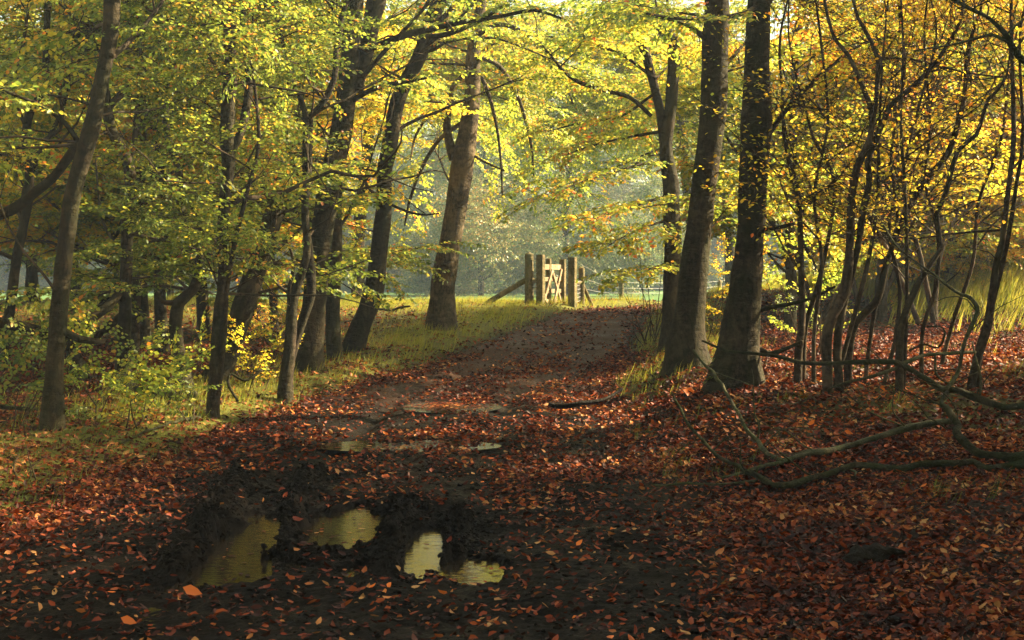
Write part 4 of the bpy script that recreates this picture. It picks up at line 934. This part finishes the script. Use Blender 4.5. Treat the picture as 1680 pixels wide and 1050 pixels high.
for (x, y) in ((9.8, 14), (9.8, 11.5), (10.5, 6), (8.5, 4), (7.5, 7.4), (8.9, 10.6), (11.5, 9.5), (11.5, 16.2), (13, 14), (12.5, 4), (15, 9), (9, 1), (17, 14),
               (-7.8, 8), (-9, 13), (-6.5, 3), (-11, 6), (-12, 17), (-6, -4), (6, -5), (0, -9), (-14, 11), (12, -3), (-12, -2)):
    spots.append((x, y, [0, 2, 3, 4][int(abs(x * 7 + y)) % 4], 'O'))
lab = {'L': ('slender beech in the leafy tangle behind the left-hand trunks', 'beeches behind the left-hand trunks'),
       'R': ('sunlit golden beech in the foliage behind the right-hand thicket', 'golden beeches behind the thicket'),
       'O': ('shady beech beside the track outside the frame of the view', 'beeches flanking the track')}
for i, (sd_, h, lm, n) in enumerate(((101, 11, 'green', 22), (102, 9.5, 'mix', 22), (103, 12, 'mix', 24), (104, 10, 'yellow', 22), (106, 8, 'green', 20), (107, 9, 'yellow', 34), (108, 10, 'yellow', 36), (110, 8.5, 'yellow', 32))):
    t = filler(sd_, h, lm, n=n, bk='bark' if i % 2 else 'bark_dark'); kinds.append(t)
objs = [None] * 8
gg = random.Random(5)
for (x, y, k, w) in spots:
    L_, G_ = lab[w]; loc = (x, y, H(x, y)); rz = gg.uniform(0, 6.28); sc_ = gg.uniform(.85, 1.15) * (.76 if w == 'R' else 1)
    if objs[k] is None:
        objs[k] = kinds[k].finish(L_, 'tree', G_); o = objs[k]; o.location = loc; o.rotation_euler = (0, 0, rz); o.scale = (sc_,) * 3
    else: copy_tree(objs[k], loc, rz, sc_, L_, G_)
    if k in (5, 6, 7) or w != 'R': pass

for (x, y, lbl) in ((5.6, 44, 'golden high-crowned beech past the bend of the path, beyond the dark forked one'), (8.6, 51, 'outermost high-crowned beech right of the gate, standing in the meadow edge'), (7.2, 47, 'high-crowned beech whose yellow boughs hang over the gate'), (-4.0, 37, 'beech on the meadow edge behind the lone forked one')):
    t = Tree('beech_tree', (x, y, H(x, y)), M['bark_dark'], M['mix']); sg = -1 if x > 0 else 1
    t.stem([t.base - Z_ * .3, t.base + Z_ * 1.5, t.base + np.array([.2 * sg, 0, 3.5]), t.base + np.array([.5 * sg, -.2, 6]), t.base + np.array([.9 * sg, -.3, 9.5])], [.2, .17, .15, .12, .04], True, 10, .2)
    az_ = (3.6, 5.8) if x > 0 else (.9, 2.4)
    t.boughs(22, 4.6, 9, (3.0, 5.2), (.0, .5), az=az_, r=.018); t.boughs(12, 4.4, 9, (1.6, 3), az=(az_[0] + 2.2, az_[0] + 5)); t.finish(lbl)

# ------------------------------------------------------------------ far trees across the meadow
def fartree(seed, h, w, n, leafm='far', size=2.2):
    t = Tree('far_tree', (seed * 7.3, 1200, 0), M['bark_dark'], M[leafm], 'far'); g = t.g
    t.stem([t.base - Z_ * .5, t.base + Z_ * h * .3, t.base + Z_ * h * .62 + np.array([.3, .2, 0]), t.base + Z_ * h * .92], [.24, .2, .12, .03], True, 10, .8, .1)
    C, R = t.stems[0]
    for k in range(16):
        i = int(len(C) * (.15 + .8 * k / 16)); a = k * 2.4; l = w * (.5 + .35 * g.random()) * math.sin(math.pi * (.15 + .8 * k / 16)) ** .6
        q = [C[i], C[i] + np.array([math.cos(a) * l * .5, math.sin(a) * l * .5, l * .35]), C[i] + np.array([math.cos(a) * l, math.sin(a) * l, l * .4])]
        tube(t.tw, q, [.09, .05, .02], 4, 1.0)
    # clumps of sprays through the crown's volume
    cl = []
    for k in range(46):
        u = g.random() ** .7 if k > 16 else g.random() * .32; zf = u; a = g.uniform(0, 6.28); rr = w * (.35 + .65 * g.random() ** .5) * (math.sin(math.pi * (.12 + .83 * zf)) ** .7)
        cl.append((math.cos(a) * rr, math.sin(a) * rr, h * (.04 + .93 * zf), w * g.uniform(.18, .34)))
    for (cx_, cy_, cz_, cr) in cl:
        for j in range(n):
            v = g.normal(0, 1, 3); v /= np.linalg.norm(v); p = t.base + np.array([cx_, cy_, cz_]) + v * cr * g.random() ** .4
            d = np.array([cx_ + v[0] * cr * 1.5, cy_ + v[1] * cr * 1.5, .2 + v[2] * cr * .4]); d /= np.linalg.norm(d)
            t.place.setdefault(('far', int(g.integers(0, 5))), []).append((p, d, size * g.uniform(.6, 1.1)))
    return t
fk = [fartree(1, 17, 7.5, 75, size=1.5), fartree(2, 15, 6.5, 60, size=1.6), fartree(3, 19, 7, 60, size=1.6)]
fs = [(3.2, 84, 0, .95, 'spreading yellow green willow in the haze directly behind the gate'), (-2.0, 92, 1, .85, 'tall hazy tree left of the willow behind the gate'), (13.5, 112, 2, .8, 'dark blue green tree in the haze right of the gate')]
fo_ = [None] * 3
for k in range(22): fs.append((-84 + 8.2 * k + 2 * math.sin(k * 5), 128 + 7 * math.sin(k * 2.3), k % 3, 1.08 + .2 * math.sin(k), None))
for k in range(24): fs.append((-92 + 8.2 * k + 2 * math.sin(k * 3), 155 + 9 * math.sin(k * 2.9), (k + 1) % 3, 1.1 + .2 * math.sin(k * 2), None))
for (x, y, k, s_, lb) in fs:
    L_ = lb or 'hazy blue green tree in the far row across the meadow'; G_ = 'far row of trees across the meadow' if lb is None else None; loc = (x, y, H(x, y) - .1)
    if fo_[k] is None: o = fo_[k] = fk[k].finish(L_, 'tree', G_); o.location = loc; o.scale = (s_,) * 3
    else:
        o = copy_tree(fo_[k], loc, x * 1.7, s_, L_, G_)
        if G_ is None and 'group' in o: del o['group']

# ------------------------------------------------------------------ the autumn haze
mb = MB(); x0, x1, y0, y1, z0, z1 = -420, 420, -80, 640, -3, 26
mb.add([[x0, y0, z0], [x1, y0, z0], [x1, y1, z0], [x0, y1, z0], [x0, y0, z1], [x1, y0, z1], [x1, y1, z1], [x0, y1, z1]], [[3, 2, 1, 0], [4, 5, 6, 7], [0, 1, 5, 4], [1, 2, 6, 5], [2, 3, 7, 6], [3, 0, 4, 7]])
hm = bpy.data.materials.new('haze_air'); hm.use_nodes = True; hn = hm.node_tree; hn.nodes.remove(hn.nodes['Principled BSDF'])
pv = hn.nodes.new('ShaderNodeVolumePrincipled'); pv.inputs['Color'].default_value = (.66, .83, 1, 1); pv.inputs['Density'].default_value = .0009; pv.inputs['Anisotropy'].default_value = .25
hn.links.new(pv.outputs[0], hn.nodes['Material Output'].inputs['Volume'])
tag(put('haze', mb.mesh('haze', hm, False)), 'pale autumn haze over the wood and meadow', 'haze', kind='stuff')
